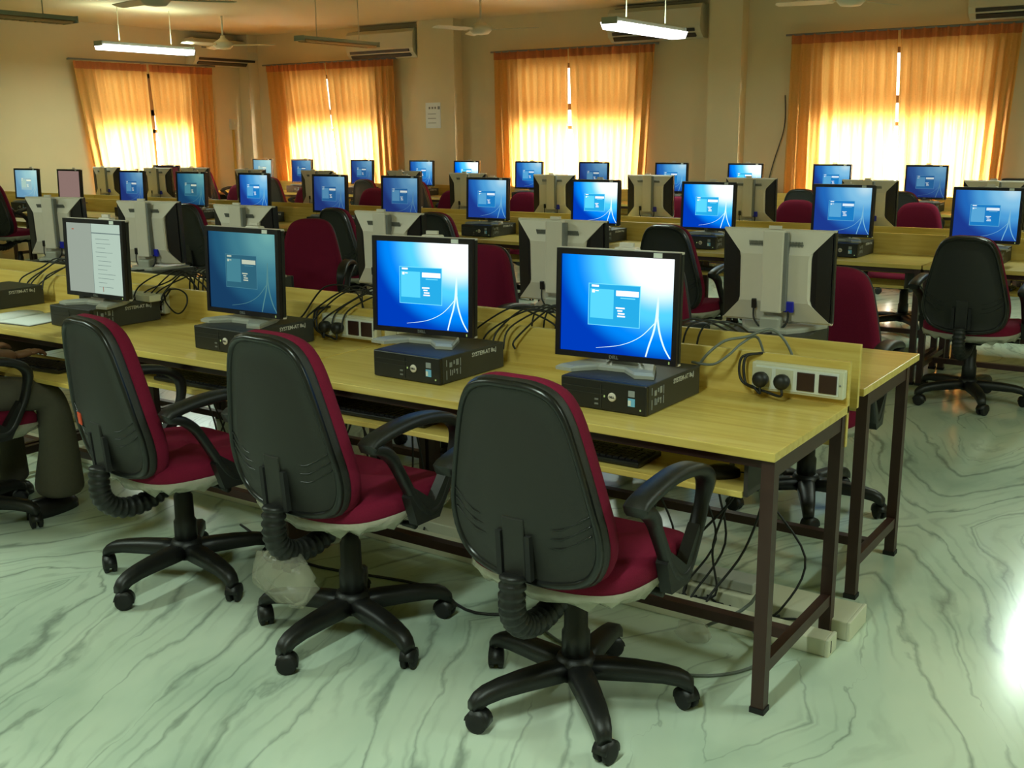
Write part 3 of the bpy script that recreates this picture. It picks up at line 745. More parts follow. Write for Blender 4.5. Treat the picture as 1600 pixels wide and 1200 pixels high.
# ================================================================== CHAIR
def make_chair():
    e = empty('office_chair')
    base = [(0, .278), (.068, .275), (.124, .253), (.160, .200), (.189, .10), (.217, -.02), (.233, -.11), (.225, -.185), (.186, -.245), (.10, -.272), (0, -.276)]
    outl = base + [(-x, z) for x, z in base[-2:0:-1]]
    O = [(p.x, p.y) for p in spline([(x, z, 0) for x, z in outl], 3, close=True)]
    ZB = .715
    def P(x, z, sc, d):
        x *= sc; z *= sc
        y = -.275 - .08*(z) + .9*(max(0, -z-.02))**2*0.6 + .8*x*x - d
        return (x, y, ZB+z)
    def ringset(spec): return [[P(x, z, sc, d) for x, z in O] for sc, d in spec]
    g = S(); g.rings(ringset([(.99, .0), (1.0, .010), (.985, .026), (.955, .034), (.93, .032), (.905, .026), (.7, .030), (.4, .033), (.1, .034)]))
    sh = g.build('back_shell', M['shell'], e)
    g = S(); g.rings(ringset([(.96, .027), (.985, .0262), (.968, .0345), (.945, .0385), (.915, .033), (.905, .0255)]), False, False)
    g.build('shell_rim', M['blackgloss'], sh)
    g = S()
    for k in range(3):
        zz = -.075-.026*k; pts = []
        for (x, z) in ((-.205, zz+.030), (-.15, zz-.005), (-.10, zz-.018), (.10, zz-.018), (.15, zz-.005), (.205, zz+.030)):
            sc = 1; pts.append(Vector(P(x, z, 1, .029)))
        g.tube(spline(pts, 4), .0022, 6)
    g.build('shell_ribs', M['blackgloss'], sh)
    g = S(); g.rings(ringset([(.90, .002), (.98, .002), (1.0, -.008), (1.003, -.024), (.985, -.042), (.94, -.054), (.85, -.061), (.6, -.065), (.3, -.067), (.05, -.067)]))
    g.build('back_cushion', M['red'], e)
    # seat
    base = [(0, .25), (.13, .245), (.21, .21), (.248, .12), (.258, 0), (.250, -.13), (.215, -.205), (.13, -.24), (0, -.248)]
    outl = base+[(-x, z) for x, z in base[-2:0:-1]]
    O2 = [(p.x, p.y) for p in spline([(x, z, 0) for x, z in outl], 3, close=True)]
    def R2(sc, z, dip=0): return [(x*sc, y*sc+.03, z + (.012*(x/.24)**2) - .018*max(0, y/.24)**2) for x, y in O2]
    g = S(); g.rings([R2(.93, .408), R2(.99, .416), R2(1.01, .438), R2(1.005, .462), R2(.97, .478), R2(.88, .488), R2(.5, .487), R2(.1, .486)])
    g.build('seat_cushion', M['red'], e)
    g = S(); g.rings([R2(.5, .385), R2(.86, .390), R2(.95, .402), R2(.965, .412), R2(.90, .416)])
    g.build('seat_pan', M['black'], e)
    # crumpled clear wrapping left on the cushion's underside
    g = S(); rr = random.Random(11); rngs = []
    off = [[rr.uniform(-1, 1) for _ in O2] for _ in range(5)]
    for j, (sc, z, a) in enumerate(((1.012, .430, .0), (1.026, .418, .008), (1.0, .402, .016), (.95, .390, .018), (.85, .386, .010))):
        rg = R2(sc, z); rngs.append([(x*(1+.3*a*off[j][i]), y*(1+.3*a*off[j][i]), zz+a*off[j][i]*.8) for i, (x, y, zz) in enumerate(rg)])
    g.rings(rngs, False, False); g.build('plastic_wrap', M['wrap'], e)
    # spine: bracket on the shell, then bellows curving under the seat
    G().box((0, -.286, .552), (.066, .020, .17), Euler((.07, 0, 0)).to_matrix(), bev=.004).build('spine_plate', M['shell'], e)
    for s in (-1, 1): G().box((s*.044, -.290, .535), (.015, .016, .12), Euler((.07, 0, 0)).to_matrix()).build('spine_slot', M['rubber'], e)
    path = spline([(0, -.296, .485), (0, -.304, .42), (0, -.292, .365), (0, -.24, .325), (0, -.16, .320), (0, -.09, .345), (0, -.04, .375), (0, .02, .378)], 3)
    g = S(); pts = []; rs = []
    for i in range(len(path)-1):
        for t, r_ in ((0, .033), (.33, .026), (.66, .033)):
            pts.append(path[i].lerp(path[i+1], t)); rs.append(r_ if (i*3) % 2 == 0 or True else r_)
    rs = [.036 if k % 3 else .029 for k in range(len(pts))]
    g.tube(pts, rs, 14); g.build('spine_bellows', M['black'], e)
    G().box((0, .0, .380), (.15, .20, .045), bev=.008).build('tilt_mechanism', M['black'], e)
    g = S(); g.tube([(.05, .02, .375), (.16, .03, .372), (.22, .03, .378)], .006, 8); g.tube([(.20, .03, .377), (.25, .03, .380)], [.009, .013], 10)
    g.build('height_lever', M['black'], e)
    S().lathe([(.013, -.015), (.026, -.012), (.026, .012), (.013, .015)], (0, .115, .37), 12, 'y').build('tension_knob', M['black'], e)
    # arms: looped blades
    loop = spline([(0, -.205, .688), (0, -.12, .712), (0, 0, .722), (0, .12, .705), (0, .185, .655), (0, .175, .57), (0, .135, .49), (0, .095, .435), (0, .045, .428), (0, -.0, .465), (0, -.045, .54), (0, -.095, .62), (0, -.15, .665)], 4, close=True)
    def arm(sx):
        n = len(loop); g = S(); rr_ = []
        for i, p in enumerate(loop):
            a = loop[i-1]; b = loop[(i+1) % n]; t = (b-a).normalized(); nn = Vector((0, -t.z, t.y))
            pad = max(0, min(1, (p.z-.60)/.08)); w = .019+.012*pad; th = .013+.003*pad
            c = Vector((sx*(.292-.012*(1-pad)), p.y, p.z))
            rr_.append([c+Vector((w, 0, 0))+nn*th*.5, c+Vector((w*.7, 0, 0))+nn*th, c+Vector((-w*.7, 0, 0))+nn*th, c+Vector((-w, 0, 0))+nn*th*.5,
                        c+Vector((-w, 0, 0))-nn*th*.5, c+Vector((-w*.7, 0, 0))-nn*th, c+Vector((w*.7, 0, 0))-nn*th, c+Vector((w, 0, 0))-nn*th*.5])
        rr_.append(rr_[0]); g.rings(rr_, False, False)
        o = g.build('armrest', M['black'], e)
        G().prism([(-.01, .40), (.09, .40), (.150, .50), (.140, .545), (.07, .455), (-.02, .52), (-.04, .49)], sx*.262, sx*.296, axis='x').build('arm_web', M['black'], o)
        G().box((sx*.215, .06, .408), (.15, .07, .012), bev=.003).build('arm_bracket', M['black'], o)
    arm(1); arm(-1)
    # gas lift and five-star base
    S().lathe([(.040, .135), (.040, .215), (.034, .225), (.033, .31), (.027, .32), (.026, .37)], n=18).build('gas_lift', M['black'], e)
    st = S().lathe([(.034, .075), (.055, .082), (.058, .128), (.050, .146), (.030, .150)], n=20).build('base_hub', M['black'], e)
    st.location = (0, 0, 0)
    star = empty('star_base_tmp'); bpy.data.objects.remove(star)
    for k in range(5):
        a = 2*PI*k/5
        ca, sa = math.cos(a), math.sin(a)
        g = S(); rr_ = []
        for (r_, w, zt, zb) in ((.02, .034, .134, .088), (.09, .034, .136, .088), (.17, .031, .133, .088), (.24, .028, .126, .086), (.285, .025, .117, .078), (.310, .022, .105, .064), (.326, .018, .088, .058)):
            sec = [(-w, zb), (-w, zt-.010), (-w*.6, zt), (w*.6, zt), (w, zt-.010), (w, zb)]
            rr_.append([(r_*ca-q*sa, r_*sa+q*ca, z) for q, z in sec])
        g.rings(rr_); lg = g.build('base_leg', M['black'], e)
        b2 = a+.7
        cx, cy = .298*ca+.012*math.cos(b2), .298*sa+.012*math.sin(b2)
        c_ = empty('tmp'); bpy.data.objects.remove(c_)
        g = S(); dx = Vector((math.cos(b2), math.sin(b2), 0))
        for s in (-1, 1):
            c0 = Vector((cx, cy, .030))+dx*s*.006; c1 = c0+dx*s*.017
            g.tube([c0, c0+dx*s*.002, c1-dx*s*.003, c1], [.024, .030, .030, .021], 18)
        g.build('caster', M['rubber'], lg)
        # hood over the twin wheels
        g = S(); per = Vector((-dx.y, dx.x, 0)); rr_ = []
        for s in (-.021, .021):
            rr_.append([Vector((cx, cy, .031))+dx*s+per*.034*math.cos(t)+Vector((0, 0, .034*math.sin(t))) for t in [(-.2+ (PI+.1)*j/9) for j in range(10)]])
        g.rings(rr_); g.cyl((cx, cy, .055), (cx, cy, .075), .009, 10)
        g.build('caster_hood', M['black'], lg)
    return e

# ------------------------------------------------------------------ prototypes used and copied
protos = {}
def stock(kind, builder):
    if kind not in protos: protos[kind] = [builder(), True]; return protos[kind][0]
    return copy_tree(protos[kind][0])
def put(kind, builder, loc, rz, label, cat, group):
    o = stock(kind, builder); o.location = loc; o.rotation_euler = (0, 0, rz)
    for k in ('label', 'category', 'group'):
        if k in o: del o[k]
    return tag(o, label, cat, group)
CH = .093
# ---- front row, near side: x of case, x of monitor, y of monitor, yaw, screen
near = [(-1.552, 2.935, -1.600, 2.935, .070, 'bright', 'the brightest login screen, nearest the right end of the front row'),
        (-2.305, 2.935, -2.392, 2.975, .120, 'bright', 'blue login screen, second from the right in the front row'),
        (-3.228, 2.935, -3.246, 2.930, .005, 'teal', 'dim teal login screen, third from the right in the front row'),
        (-4.195, 2.950, -4.156, 2.915, .012, 'document', 'a grey document page on its screen, front row')]
for i, (cx, cy, mx, my, yaw, kind, lab) in enumerate(near):
    put('case', make_case, (cx, cy, TH), -.01 if i != 1 else -.02, 'black flat desktop computer under '+['the brightest login screen', 'the second blue login screen from the right', 'the dim teal login screen', 'the document page'][i], 'computer', 'desktop computers of the front row')
    put('monitor_'+kind, lambda k=kind: make_monitor(k), (mx, my+.0, TH+CH), yaw, 'monitor with '+lab, 'monitor', 'monitors of the front row')
put('case', make_case, (-5.10, 2.96, TH), .0, 'black flat desktop computer cut off by the left edge, front row', 'computer', 'desktop computers of the front row')
kb = [(-1.62, 2.765, 0), (-2.42, 2.77, .02), (-3.35, 2.765, 0), (-4.22, 2.60, .10)]
for i, (x, y, r) in enumerate(kb):
    put('keyboard', make_keyboard, (x, y, .610), r, 'black keyboard on the tray '+['beneath the bright screen at the right end', 'beneath the second screen from the right', 'beneath the dim teal screen', 'under the hand of the seated person'][i], 'keyboard', 'keyboards of the front row')
for i, (x, y, r) in enumerate([(-1.17, 2.755, -.9), (-2.06, 2.79, -.4), (-2.98, 2.80, -.3)]):
    put('mouse', make_mouse, (x, y, .610), r, 'black mouse on the keyboard tray '+['at the right end of the front table', 'beneath the second screen from the right', 'beneath the dim teal screen'][i], 'mouse', 'mice of the front row')

# ---- front row, far side (backs of the monitors face the camera)
far1 = [(-1.44, 3.83, .06), (-2.37, 3.83, .03), (-3.30, 3.83, -.03), (-4.28, 3.85, .06), (-5.04, 3.85, .22), (-5.90, 3.85, .26)]
for i, (x, y, r) in enumerate(far1):
    put('monitor_mid', lambda: make_monitor('mid'), (x, y, TH+CH), PI+r, 'silver monitor back, '+('rightmost' if i == 0 else ORD[i]+'from the right')+' on the front row far side', 'monitor', 'monitors of the front row, far side')
    put('case', make_case, (x+.0, y-.0, TH), PI+r*.3, 'black flat desktop computer, front row far side, '+('rightmost' if i == 0 else ORD[i]+'from the right'), 'computer', 'desktop computers of the front row, far side')
    if i < 5: put('keyboard', make_keyboard, (x-.05, 3.88, .610), PI, 'black keyboard on a front row far side tray, '+('rightmost' if i == 0 else ORD[i]+'from the right'), 'keyboard', 'keyboards of the front row, far side')
# ---- middle row, near side
midx = [-1.40, -2.29, -3.25, -4.17, -5.17, -6.08, -6.90, -7.87, -8.76, -9.68, -10.75, -11.55]
mkind = ['mid', 'mid', 'bright', 'bright', 'mid', 'dim', 'dim', 'mid', 'pale', 'dim', 'mauve', 'pale']
mkind[8] = 'teal'
for i, x in enumerate(midx):
    put('monitor_'+mkind[i], lambda k=mkind[i]: make_monitor(k), (x, 7.26, TH+CH), [-.03, -.02, 0, .03, 0, .02, 0, 0, .05, 0, 0, .08][i], 'monitor facing the camera, '+('rightmost' if i == 0 else ORD[i]+'from the right')+' in the middle row', 'monitor', 'monitors of the middle row')
    if i != 10: put('case', make_case, (x-.02+(.03 if i % 2 else 0), 7.28, TH), 0, 'black desktop computer, middle row near side, '+('rightmost' if i == 0 else ORD[i]+'from the right'), 'computer', 'desktop computers of the middle row')
    if i < 8: put('keyboard', make_keyboard, (x, 7.10, .610), 0, 'black keyboard on a middle row near side tray, '+('rightmost' if i == 0 else ORD[i]+'from the right'), 'keyboard', 'keyboards of the middle row')
# ---- middle row, far side
far2 = [(-1.55, 0), (-2.41, -.02), (-3.33, 0), (-4.21, .03), (-5.15, .04), (-6.09, .02), (-6.85, -.02), (-8.0, .05), (-8.98, .08), (-9.86, .1), (-10.50, .15), (-11.45, .15)]
for i, (x, r) in enumerate(far2):
    put('monitor_mid', lambda: make_monitor('mid'), (x, 8.20, TH+CH-(0.01 if i % 3 else 0)), PI+r, 'silver monitor back, '+('rightmost' if i == 0 else ORD[i]+'from the right')+' on the middle row far side', 'monitor', 'monitors of the middle row, far side')
    put('case', make_case, (x, 8.20, TH), PI, 'black desktop computer, middle row far side, '+('rightmost' if i == 0 else ORD[i]+'from the right'), 'computer', 'desktop computers of the middle row, far side')
# ---- window row
r3 = [-2.84, -3.80, -4.77, -5.67, -6.70, -7.63, -8.60, -9.35, -10.41, -11.57, -12.38]
k3 = ['dim', 'mid', 'bright', 'mid', 'dim', 'mid', 'bright', 'mid', 'dim', 'dim', 'pale']
for i, x in enumerate(r3):
    put('monitor_'+k3[i], lambda k=k3[i]: make_monitor(k), (x, 11.60, TH+CH), [.05, 0, 0, 0, 0, 0, 0, 0, 0, 0, 0][i], 'small distant monitor by the window wall, '+('rightmost' if i == 0 else ORD[i]+'from the right'), 'monitor', 'monitors along the window wall')
    put('case', make_case, (x+.02, 11.55, TH), 0, 'black desktop computer by the window wall, '+('rightmost' if i == 0 else ORD[i]+'from the right'), 'computer', 'desktop computers along the window wall')
put('monitor_off', lambda: make_monitor('off'), (-11.95, 9.5, TH+CH-.03), .25, 'dark maroon switched-off monitor standing before the left wall curtain', 'monitor', 'monitors of the side table')
put('case', make_case, (-11.95, 9.5, TH-.001), .1, 'black desktop computer under the dark switched-off monitor', 'computer', 'monitors of the side table')

# ================================================================== CHAIRS
chairs = [  # hub x, hub y, rotation (0 = faces the windows), label
    (-1.430, 2.395, -.02, 'black and maroon office chair, nearest the camera, at the right end of the front row'),
    (-2.245, 2.375, -.04, 'black and maroon office chair with a hanging plastic bag, middle of the three front chairs'),
    (-3.060, 2.390, -.15, 'black and maroon office chair with a small orange sticker on its back'),
    (-4.25, 2.22, -.05, 'office chair cut off by the left edge, under the seated person'),
    (-1.46, 4.33, PI+.05, 'maroon office chair facing the camera at the right end of the front row far side'),
    (-2.33, 4.33, PI+.05, 'maroon office chair facing the camera behind the brightest login screen'),
    (-3.30, 4.34, PI+.1, 'maroon office chair facing the camera behind the blue screen second from the right'),
    (-5.28, 5.25, PI+.55, 'maroon office chair turned towards the camera in the aisle right of the teal screen'),
    (-1.30, 6.62, -.03, 'black-backed office chair standing free in the right aisle before the middle row'),
    (-3.06, 6.50, -.05, 'black-backed office chair between two silver monitor backs, second from the right in the middle row'),
    (-5.05, 6.68, -.05, 'black-backed office chair before the middle row, third from the right'),
    (-6.05, 6.69, -.10, 'black-backed office chair directly behind the maroon one in the aisle'),
    (-6.85, 6.62, -.1, 'black-backed office chair behind the teal login screen'),
    (-7.62, 6.50, 0, 'black-backed office chair left of the teal login screen'),
    (-9.45, 6.50, 0, 'black-backed office chair behind the leftmost silver monitor back'),
    (-10.9, 6.66, .1, 'grey-black office chair at the left edge of the picture'),
    (-2.26, 8.80, PI, 'maroon office chair of the middle row far side, rightmost'),
    (-3.23, 8.71, PI, 'maroon office chair of the middle row far side, second from the right'),
    (-4.29, 8.71, PI, 'maroon office chair of the middle row far side, third from the right'),
    (-5.96, 8.71, PI, 'maroon office chair of the middle row far side, fourth from the right'),
    (-6.83, 8.71, PI, 'maroon office chair of the middle row far side, fifth from the right'),
    (-7.91, 8.71, PI, 'maroon office chair of the middle row far side, sixth from the right'),
    (-8.88, 8.71, PI, 'maroon office chair of the middle row far side, seventh from the right'),
    (-10.0, 8.71, PI, 'maroon office chair of the middle row far side, eighth from the right'),
    (-2.85, 10.98, 0, 'black-backed office chair at the window row, rightmost'),
    (-3.82, 11.0, 0, 'black-backed office chair at the window row, second from the right'),
    (-8.72, 10.98, -.1, 'black-backed office chair at the window row, below the pillar'),
    (-9.60, 10.98, 0, 'black-backed office chair at the window row, just left of the pillar'),
    (-11.35, 11.0, 0, 'black-backed office chair at the window row near the corner'),
    (-12.35, 10.6, .2, 'grey-black office chair standing in the far corner'),
]
PHASE = [26, 55, 60, 30]
made = []
for i, (x, y, r, lab) in enumerate(chairs):
    grp = 'office chairs'
    o = put('chair', make_chair, (x, y, 0), r, lab, 'chair', grp); made.append(o)
def kids(o, nm): return [c for c in o.children if c.name.split('.')[0] == nm]
for i, o in enumerate(made):            # turn the star base under each seat
    ph = math.radians(PHASE[i] if i < 4 else (37*i) % 72)-o.rotation_euler.z
    for c in kids(o, 'base_leg'): c.rotation_euler = (0, 0, ph)
for i, dz in ((1, .03), (15, .11), (29, .12)):     # seats wound up higher
    for c in made[i].children:
        if c.name.split('.')[0] not in ('base_leg', 'base_hub', 'gas_lift'): c.location.z += dz
# maker's sticker and loose bag on two of the chairs
st = G().box((-.135, -.2850, .625), (.036, .004, .040), Euler((.07, 0, -.21)).to_matrix()).build('sticker', [M['orange']], made[2])
st['label'] = 'orange sticker'; st.location = (0, 0, 0)
g = S(); rr = random.Random(4); n = 16; rgs = []
for j, (z, rx, ry) in enumerate(((.315, .05, .03), (.29, .09, .045), (.25, .125, .05), (.21, .125, .045), (.17, .085, .03), (.155, .04, .012))):
    rgs.append([(-.02+rx*math.cos(2*PI*k/n)*(1+.18*rr.uniform(-1, 1)), -.26+ry*math.sin(2*PI*k/n)*(1+.3*rr.uniform(-1, 1)), z+.045+.012*rr.uniform(-1, 1)) for k in range(n)])
g.rings(rgs); bag = g.build('hanging_bag', M['film'], made[1]); bag['label'] = 'clear plastic bag'

# ================================================================== THINGS ON AND UNDER THE FRONT ROW
def plug3(g, x, z, y): 
    g.lathe([(.010, -.045), (.020, -.040), (.025, -.028), (.022, -.008), (.018, 0)], (x, y, z), 14, 'y')
def socket_box(x0, x1, y, z, label, plugs):
    w = x1-x0; e = empty('socket_box', ((x0+x1)/2, y, z), 0, label, 'socket box', 'socket boxes on the back panels')
    G().box((0, -.016, 0), (w, .032, .088), bev=.004).build('box', M['white'], e)
    G().box((0, -.034, 0), (w-.03, .004, .070)).build('cover_plate', M['paper'], e)
    for k in range(4):
        X = -w*.365+k*w*.235
        if k < 2:
            g = G(); g.box((X, -.037, 0), (.055, .003, .060)); so = g.build('socket', M['white'], e)
            if k < plugs:
                g = S(); plug3(g, X, -.004, -.036)
                pc = g.build('plug', M['cable'], so)
                gg = S().tube(spline([(X, -.066, -.015), (X+.005, -.07, -.045), (X-.02-.02*k, -.06, -.030-.012*k), (-w/2-.015-.01*k, -.045, -.02), (-w/2-.025-.012*k, -.03, .05), (-w/2+.01, -.01, .066), (-w/2+.03, .03, .058), (-w/2+.05, .07, .02)], 7), .0042, 8)
                gg.build('plug_cord', M['cable'], pc)
        else: G().box((X, -.038, 0), (.054, .006, .056), bev=.001).build('switch', M['sock'], e)
    for s in (-1, 1): S().lathe([(.003, -.002), (.003, 0)], (s*(w/2-.01), -.034, 0), 8, 'y').build('screw', M['silverdark'], e)
    return e
PY = 3.192
socket_box(-1.255, -.966, PY, .817, 'white socket box with two black plugs at the right end of the front table', 2)
socket_box(-3.09, -2.80, PY, .812, 'white socket box with two black plugs between the teal and blue screens', 2)
socket_box(-2.76, -2.47, PY, .812, 'white socket box half hidden behind the second monitor', 0)
socket_box(-4.66, -4.40, PY, .812, 'white socket box behind the document monitor, left one', 1)
socket_box(-4.32, -4.07, PY, .812, 'white socket box behind the document monitor, right one', 0)

# open notebook
e = empty('open_notebook', (-4.62, 2.80, TH), .12, 'open notebook with white pages on the table at the left edge', 'notebook')
def page(s):
    g = S(); N = 12; vs_ = []
    for j in (0, 1):
        for i in range(N+1):
            t = i/N; x = s*(.005+.20*t); z = .012*math.exp(-t*5)*math.sin(min(1, t*6)*PI/2)+.004+.010*math.sin(PI*t)*(1 if s < 0 else .5)
            vs_ += [(x, -.13+.26*j, z)]
    b = [(x, y, .0005) for x, y, z in vs_]
    n = len(vs_); fs = [(i, i+1, N+2+i, N+1+i) for i in range(N)]
    fs2 = [tuple(n+q for q in f) for f in fs]
    side = [(i, i+1, n+i+1, n+i) for i in range(N)]+[(N+1+i, N+2+i, n+N+2+i, n+N+1+i) for i in range(N)]+[(0, N+1, n+N+1, n), (N, 2*N+1, n+2*N+1, n+N)]
    g.add(vs_+b, fs+fs2+side); return g.build('pages', M['paper'], e)
page(-1); page(1)
G().box((0, 0, .0006), (.43, .275, .0012)).build('cover', M['acdark'], e)
# loose sheet on the far desk
tag(G().box((0, 0, .001), (.30, .12, .002)).build('paper_sheet', M['paper'], None, (-4.55, 3.50, .906)), 'white paper lying across the divider between two silver monitors', 'paper')
bpy.data.objects['paper_sheet'].location = (-4.72, 3.62, TH)
tag(G().box((0, 0, .001), (.30, .21, .002)).build('paper_sheet', M['paper'], None, (-3.45, 7.05, TH)), 'white sheet on the middle row table left of the black chair', 'paper')
tag(G().box((0, 0, .015), (.10, .06, .03), bev=.004).build('power_adapter', M['white'], None, (-4.02, 3.155, TH+CH+.002)), 'small white adapter behind the document monitor', 'adapter')
bpy.data.objects['power_adapter'].location = (-4.05, 3.06, TH+CH)

def cables(name, paths, r, m, label, cat='cable', loc=(0, 0, 0)):
    """one tangle per station: every run between two fixed ends"""
    g = S(); c = Vector(paths[0][0])
    for p in paths: g.tube([Vector(q)-c for q in spline(p, 6)], r, 6)
    return tag(g.build(name, M[m], None, c), label, cat, 'loose cables')
def behind_case(x, seed, label, n=5, loop=False):
    rr = random.Random(seed); ps = []
    for k in range(n):
        a = x-.10+.05*k
        ps.append([(a, 3.12, TH+.05+.02*rr.random()), (a+.02*rr.uniform(-1, 1), 3.15, TH+.09+.05*rr.random()), (a+.10+.05*rr.random(), 3.19, .915+.05*rr.random()),
                   (a+.18+.05*rr.random(), 3.23, .935+.03*rr.random()), (a+.22+.1*rr.random(), 3.262, .86), (a+.20+.1*rr.random(), 3.27, .70)])
    if loop:
        c = Vector((x+.20, 3.13, .84)); ps.append([(x+.05, 3.14, .85)]+[tuple(c+Vector((.075*math.cos(t), .01*math.sin(2*t), .055*math.sin(t)))) for t in [PI-.0-2*PI*j/10 for j in range(13)]]+[(x+.05, 3.15, .80)])
    return cables('cable_tangle', ps, .0036, 'cable', label)
behind_case(-4.15, 1, 'tangle of black cables looped behind the document monitor', 5, True)
behind_case(-3.10, 2, 'tangle of black cables between the teal screen and the socket box', 6)
behind_case(-2.22, 3, 'bunch of black cables right of the blue screen second from the right', 5)
behind_case(-5.05, 4, 'tangle of black cables at the left edge behind the cut-off computer', 5)
cables('cable_pair', [[(-1.42, 3.12, .83), (-1.38, 3.10, .88), (-1.34, 3.14, .92), (-1.29, 3.19, .93), (-1.22, 3.24, .95), (-1.16, 3.262, .86), (-1.15, 3.27, .70)],
                      [(-1.44, 3.12, .845), (-1.36, 3.10, .85), (-1.32, 3.13, .88), (-1.30, 3.18, .91), (-1.27, 3.24, .92), (-1.24, 3.262, .80)]], .0045, 'greycable', 'grey cable pair right of the brightest screen')
cables('cable_tangle', [[(-2.95+.06*k, 3.262, .70), (-2.95+.06*k, 3.25, .90), (-2.98+.07*k, 3.30, .955), (-2.99+.08*k, 3.38, .94), (-2.98+.08*k, 3.50, .88), (-3.05+.06*k, 3.62, .80)] for k in range(6)], .0036, 'cable', 'black cables arching over the two divider panels')
cables('cable_tangle', [[(-2.15+.05*k, 3.262, .70), (-2.13+.05*k, 3.25, .90), (-2.12+.05*k, 3.30, .945), (-2.12+.06*k, 3.38, .93), (-2.1+.06*k, 3.52, .86)] for k in range(4)], .0036, 'cable', 'black cables arching over the panels right of the second screen')
cables('cable_tangle', [[(-1.60+.05*k, 3.262, .70), (-1.58+.05*k, 3.25, .90), (-1.55+.05*k, 3.30, .945), (-1.5+.05*k, 3.38, .93), (-1.45+.03*k, 3.52, .86)] for k in range(3)], .0036, 'cable', 'black cables arching over the panels towards the rightmost silver monitor')
cables('cable_tangle', [[(-4.05+.03*k, 3.30, .70), (-4.05+.03*k, 3.30, .92), (-4.02+.03*k, 3.38, .96), (-3.98+.03*k, 3.42, .90), (-3.98+.03*k, 3.5, .85)] for k in range(4)], .0036, 'cable', 'small bundle of grey-black cables left of the teal screen')
# hanging cords and tangle under the front tables
def hang(x, seed, label, n=5):
    rr = random.Random(seed); ps = []
    for k in range(n):
        a = x+rr.uniform(-.22, .22); b = a+rr.uniform(-.15, .15); y = 3.25+rr.uniform(-.03, .03); zf = .02+.02*rr.random()
        ps.append([(a, y, .68), (a+rr.uniform(-.05, .05), y-.02, .45), (b, y-.1*rr.random(), .22), (b+rr.uniform(-.1, .1), y-.12, .06), (b+rr.uniform(-.12, .12), y-.15, zf), (b+rr.uniform(-.15, .15), y-.05, zf)])
    cables('cable_bundle', ps, .0042, 'cable', label)
hang(-1.45, 11, 'black cords hanging under the right end of the front table', 11)
hang(-2.0, 12, 'black cords hanging under the front table behind the nearest chair', 5)
hang(-2.85, 13, 'black cords hanging under the front table between the two nearest chairs', 6)
hang(-3.75, 14, 'black cords hanging under the front table left of the middle chair', 6)
cables('floor_cable', [[(-1.75, 2.72, .006), (-1.60, 2.66, .006), (-1.35, 2.66, .006), (-1.15, 2.75, .006), (-1.08, 2.92, .012), (-1.2, 3.05, .05)]], .0045, 'greycable', 'thin pale cable lying on the floor under the right end of the front table')
cables('floor_cable', [[(-1.30, 3.25, .65), (-1.22, 3.2, .4), (-1.16, 3.05, .15), (-1.3, 2.98, .03)]], .006, 'greycable', 'pale cord hanging beside the right end leg of the front table')
cables('floor_cable', [[(-3.3, 2.85, .006), (-2.8, 2.7, .006), (-2.3, 2.78, .006), (-2.0, 2.70, .006), (-1.8, 2.85, .006)]], .005, 'cable', 'black cable on the floor behind the two nearest chairs')
# white cable trunking along the floor
def trunk(x0, x1, y, w, h, label, lid):
    e = empty('cable_trunking', (x1, y, 0), 0, label, 'cable trunking', 'white floor trunking')
    G().box(((x0-x1)/2, 0, h/2), (x1-x0, w, h), bev=.004).build('duct', M['white'], e)
    G().box((.004, 0, h/2), (.012, w+.004, h+.003), bev=.003).build('end_cap', M['white'], e)
    if lid: G().box((.0105, -w*.2, h/2), (.001, .006, h*.7)).build('slot', M['rubber'], e)
    return e
trunk(-6.4, -.935, 3.075, .075, .055, 'white floor trunking with a slotted end, nearer one under the front row', True)
trunk(-6.4, -.915, 3.265, .17, .062, 'broad white floor trunking, farther one under the front row', False)
tag(G().box((0, 0, .02), (.22, .09, .035), bev=.004).build('extension_block', M['footgrey'], None, (-1.35, 3.255, .062)), 'greyish block lying on the broad white floor trunking', 'box')
g = S(); rr = random.Random(5)
rgs = [[(.06*s*math.cos(2*PI*k/12)*(1+.2*rr.uniform(-1, 1)), .045*s*math.sin(2*PI*k/12)*(1+.2*rr.uniform(-1, 1)), z) for k in range(12)] for z, s in ((0, .8), (.02, 1), (.045, .8), (.06, .3))]
g.rings(rgs); tag(g.build('plastic_bag', M['film'], None, (-1.32, 2.93, .004)), 'small crumpled clear plastic bag on the floor under the right end of the front table', 'bag')
# black printer beyond the right curtain
e = empty('printer', (-1.93, 11.62, TH), 0, 'black printer on the window row at the right edge', 'printer')
G().box((0, 0, .13), (.42, .36, .26), bev=.02).build('body', M['bezel'], e)
G().box((-.03, -.05, .30), (.30, .2, .09), bev=.015).build('scanner_lid', M['bezel'], e)
G().box((0, -.185, .1), (.3, .02, .05)).build('output_slot', M['rubber'], e)
bpy.data.objects['printer'].location = (-1.93, 11.57, TH+.0)

# ================================================================== PERSON
def skin_mesh(name, pts, edges, m, parent=None, sub=2, root=0):
    me = bpy.data.meshes.new(name); me.from_pydata([Vector(p[:3]) for p in pts], edges, [])
    o = bpy.data.objects.new(name, me); COL.objects.link(o)
    md = o.modifiers.new('s', 'SKIN'); md.use_smooth_shade = True
    sv = me.skin_vertices[0].data
    for i, p in enumerate(pts):
        sv[i].radius = (p[3], p[4] if len(p) > 4 else p[3]); sv[i].use_root = (i == root)
    o.modifiers.new('u', 'SUBSURF').levels = sub
    dg = bpy.context.evaluated_depsgraph_get(); dg.update()
    me2 = bpy.data.meshes.new_from_object(o.evaluated_get(dg)); me2.name = name
    bpy.data.objects.remove(o)
    me2.materials.clear(); me2.materials.append(m)
    for p in me2.polygons: p.use_smooth = True
    o = bpy.data.objects.new(name, me2); COL.objects.link(o)
    if parent is not None: o.parent = parent
    return o
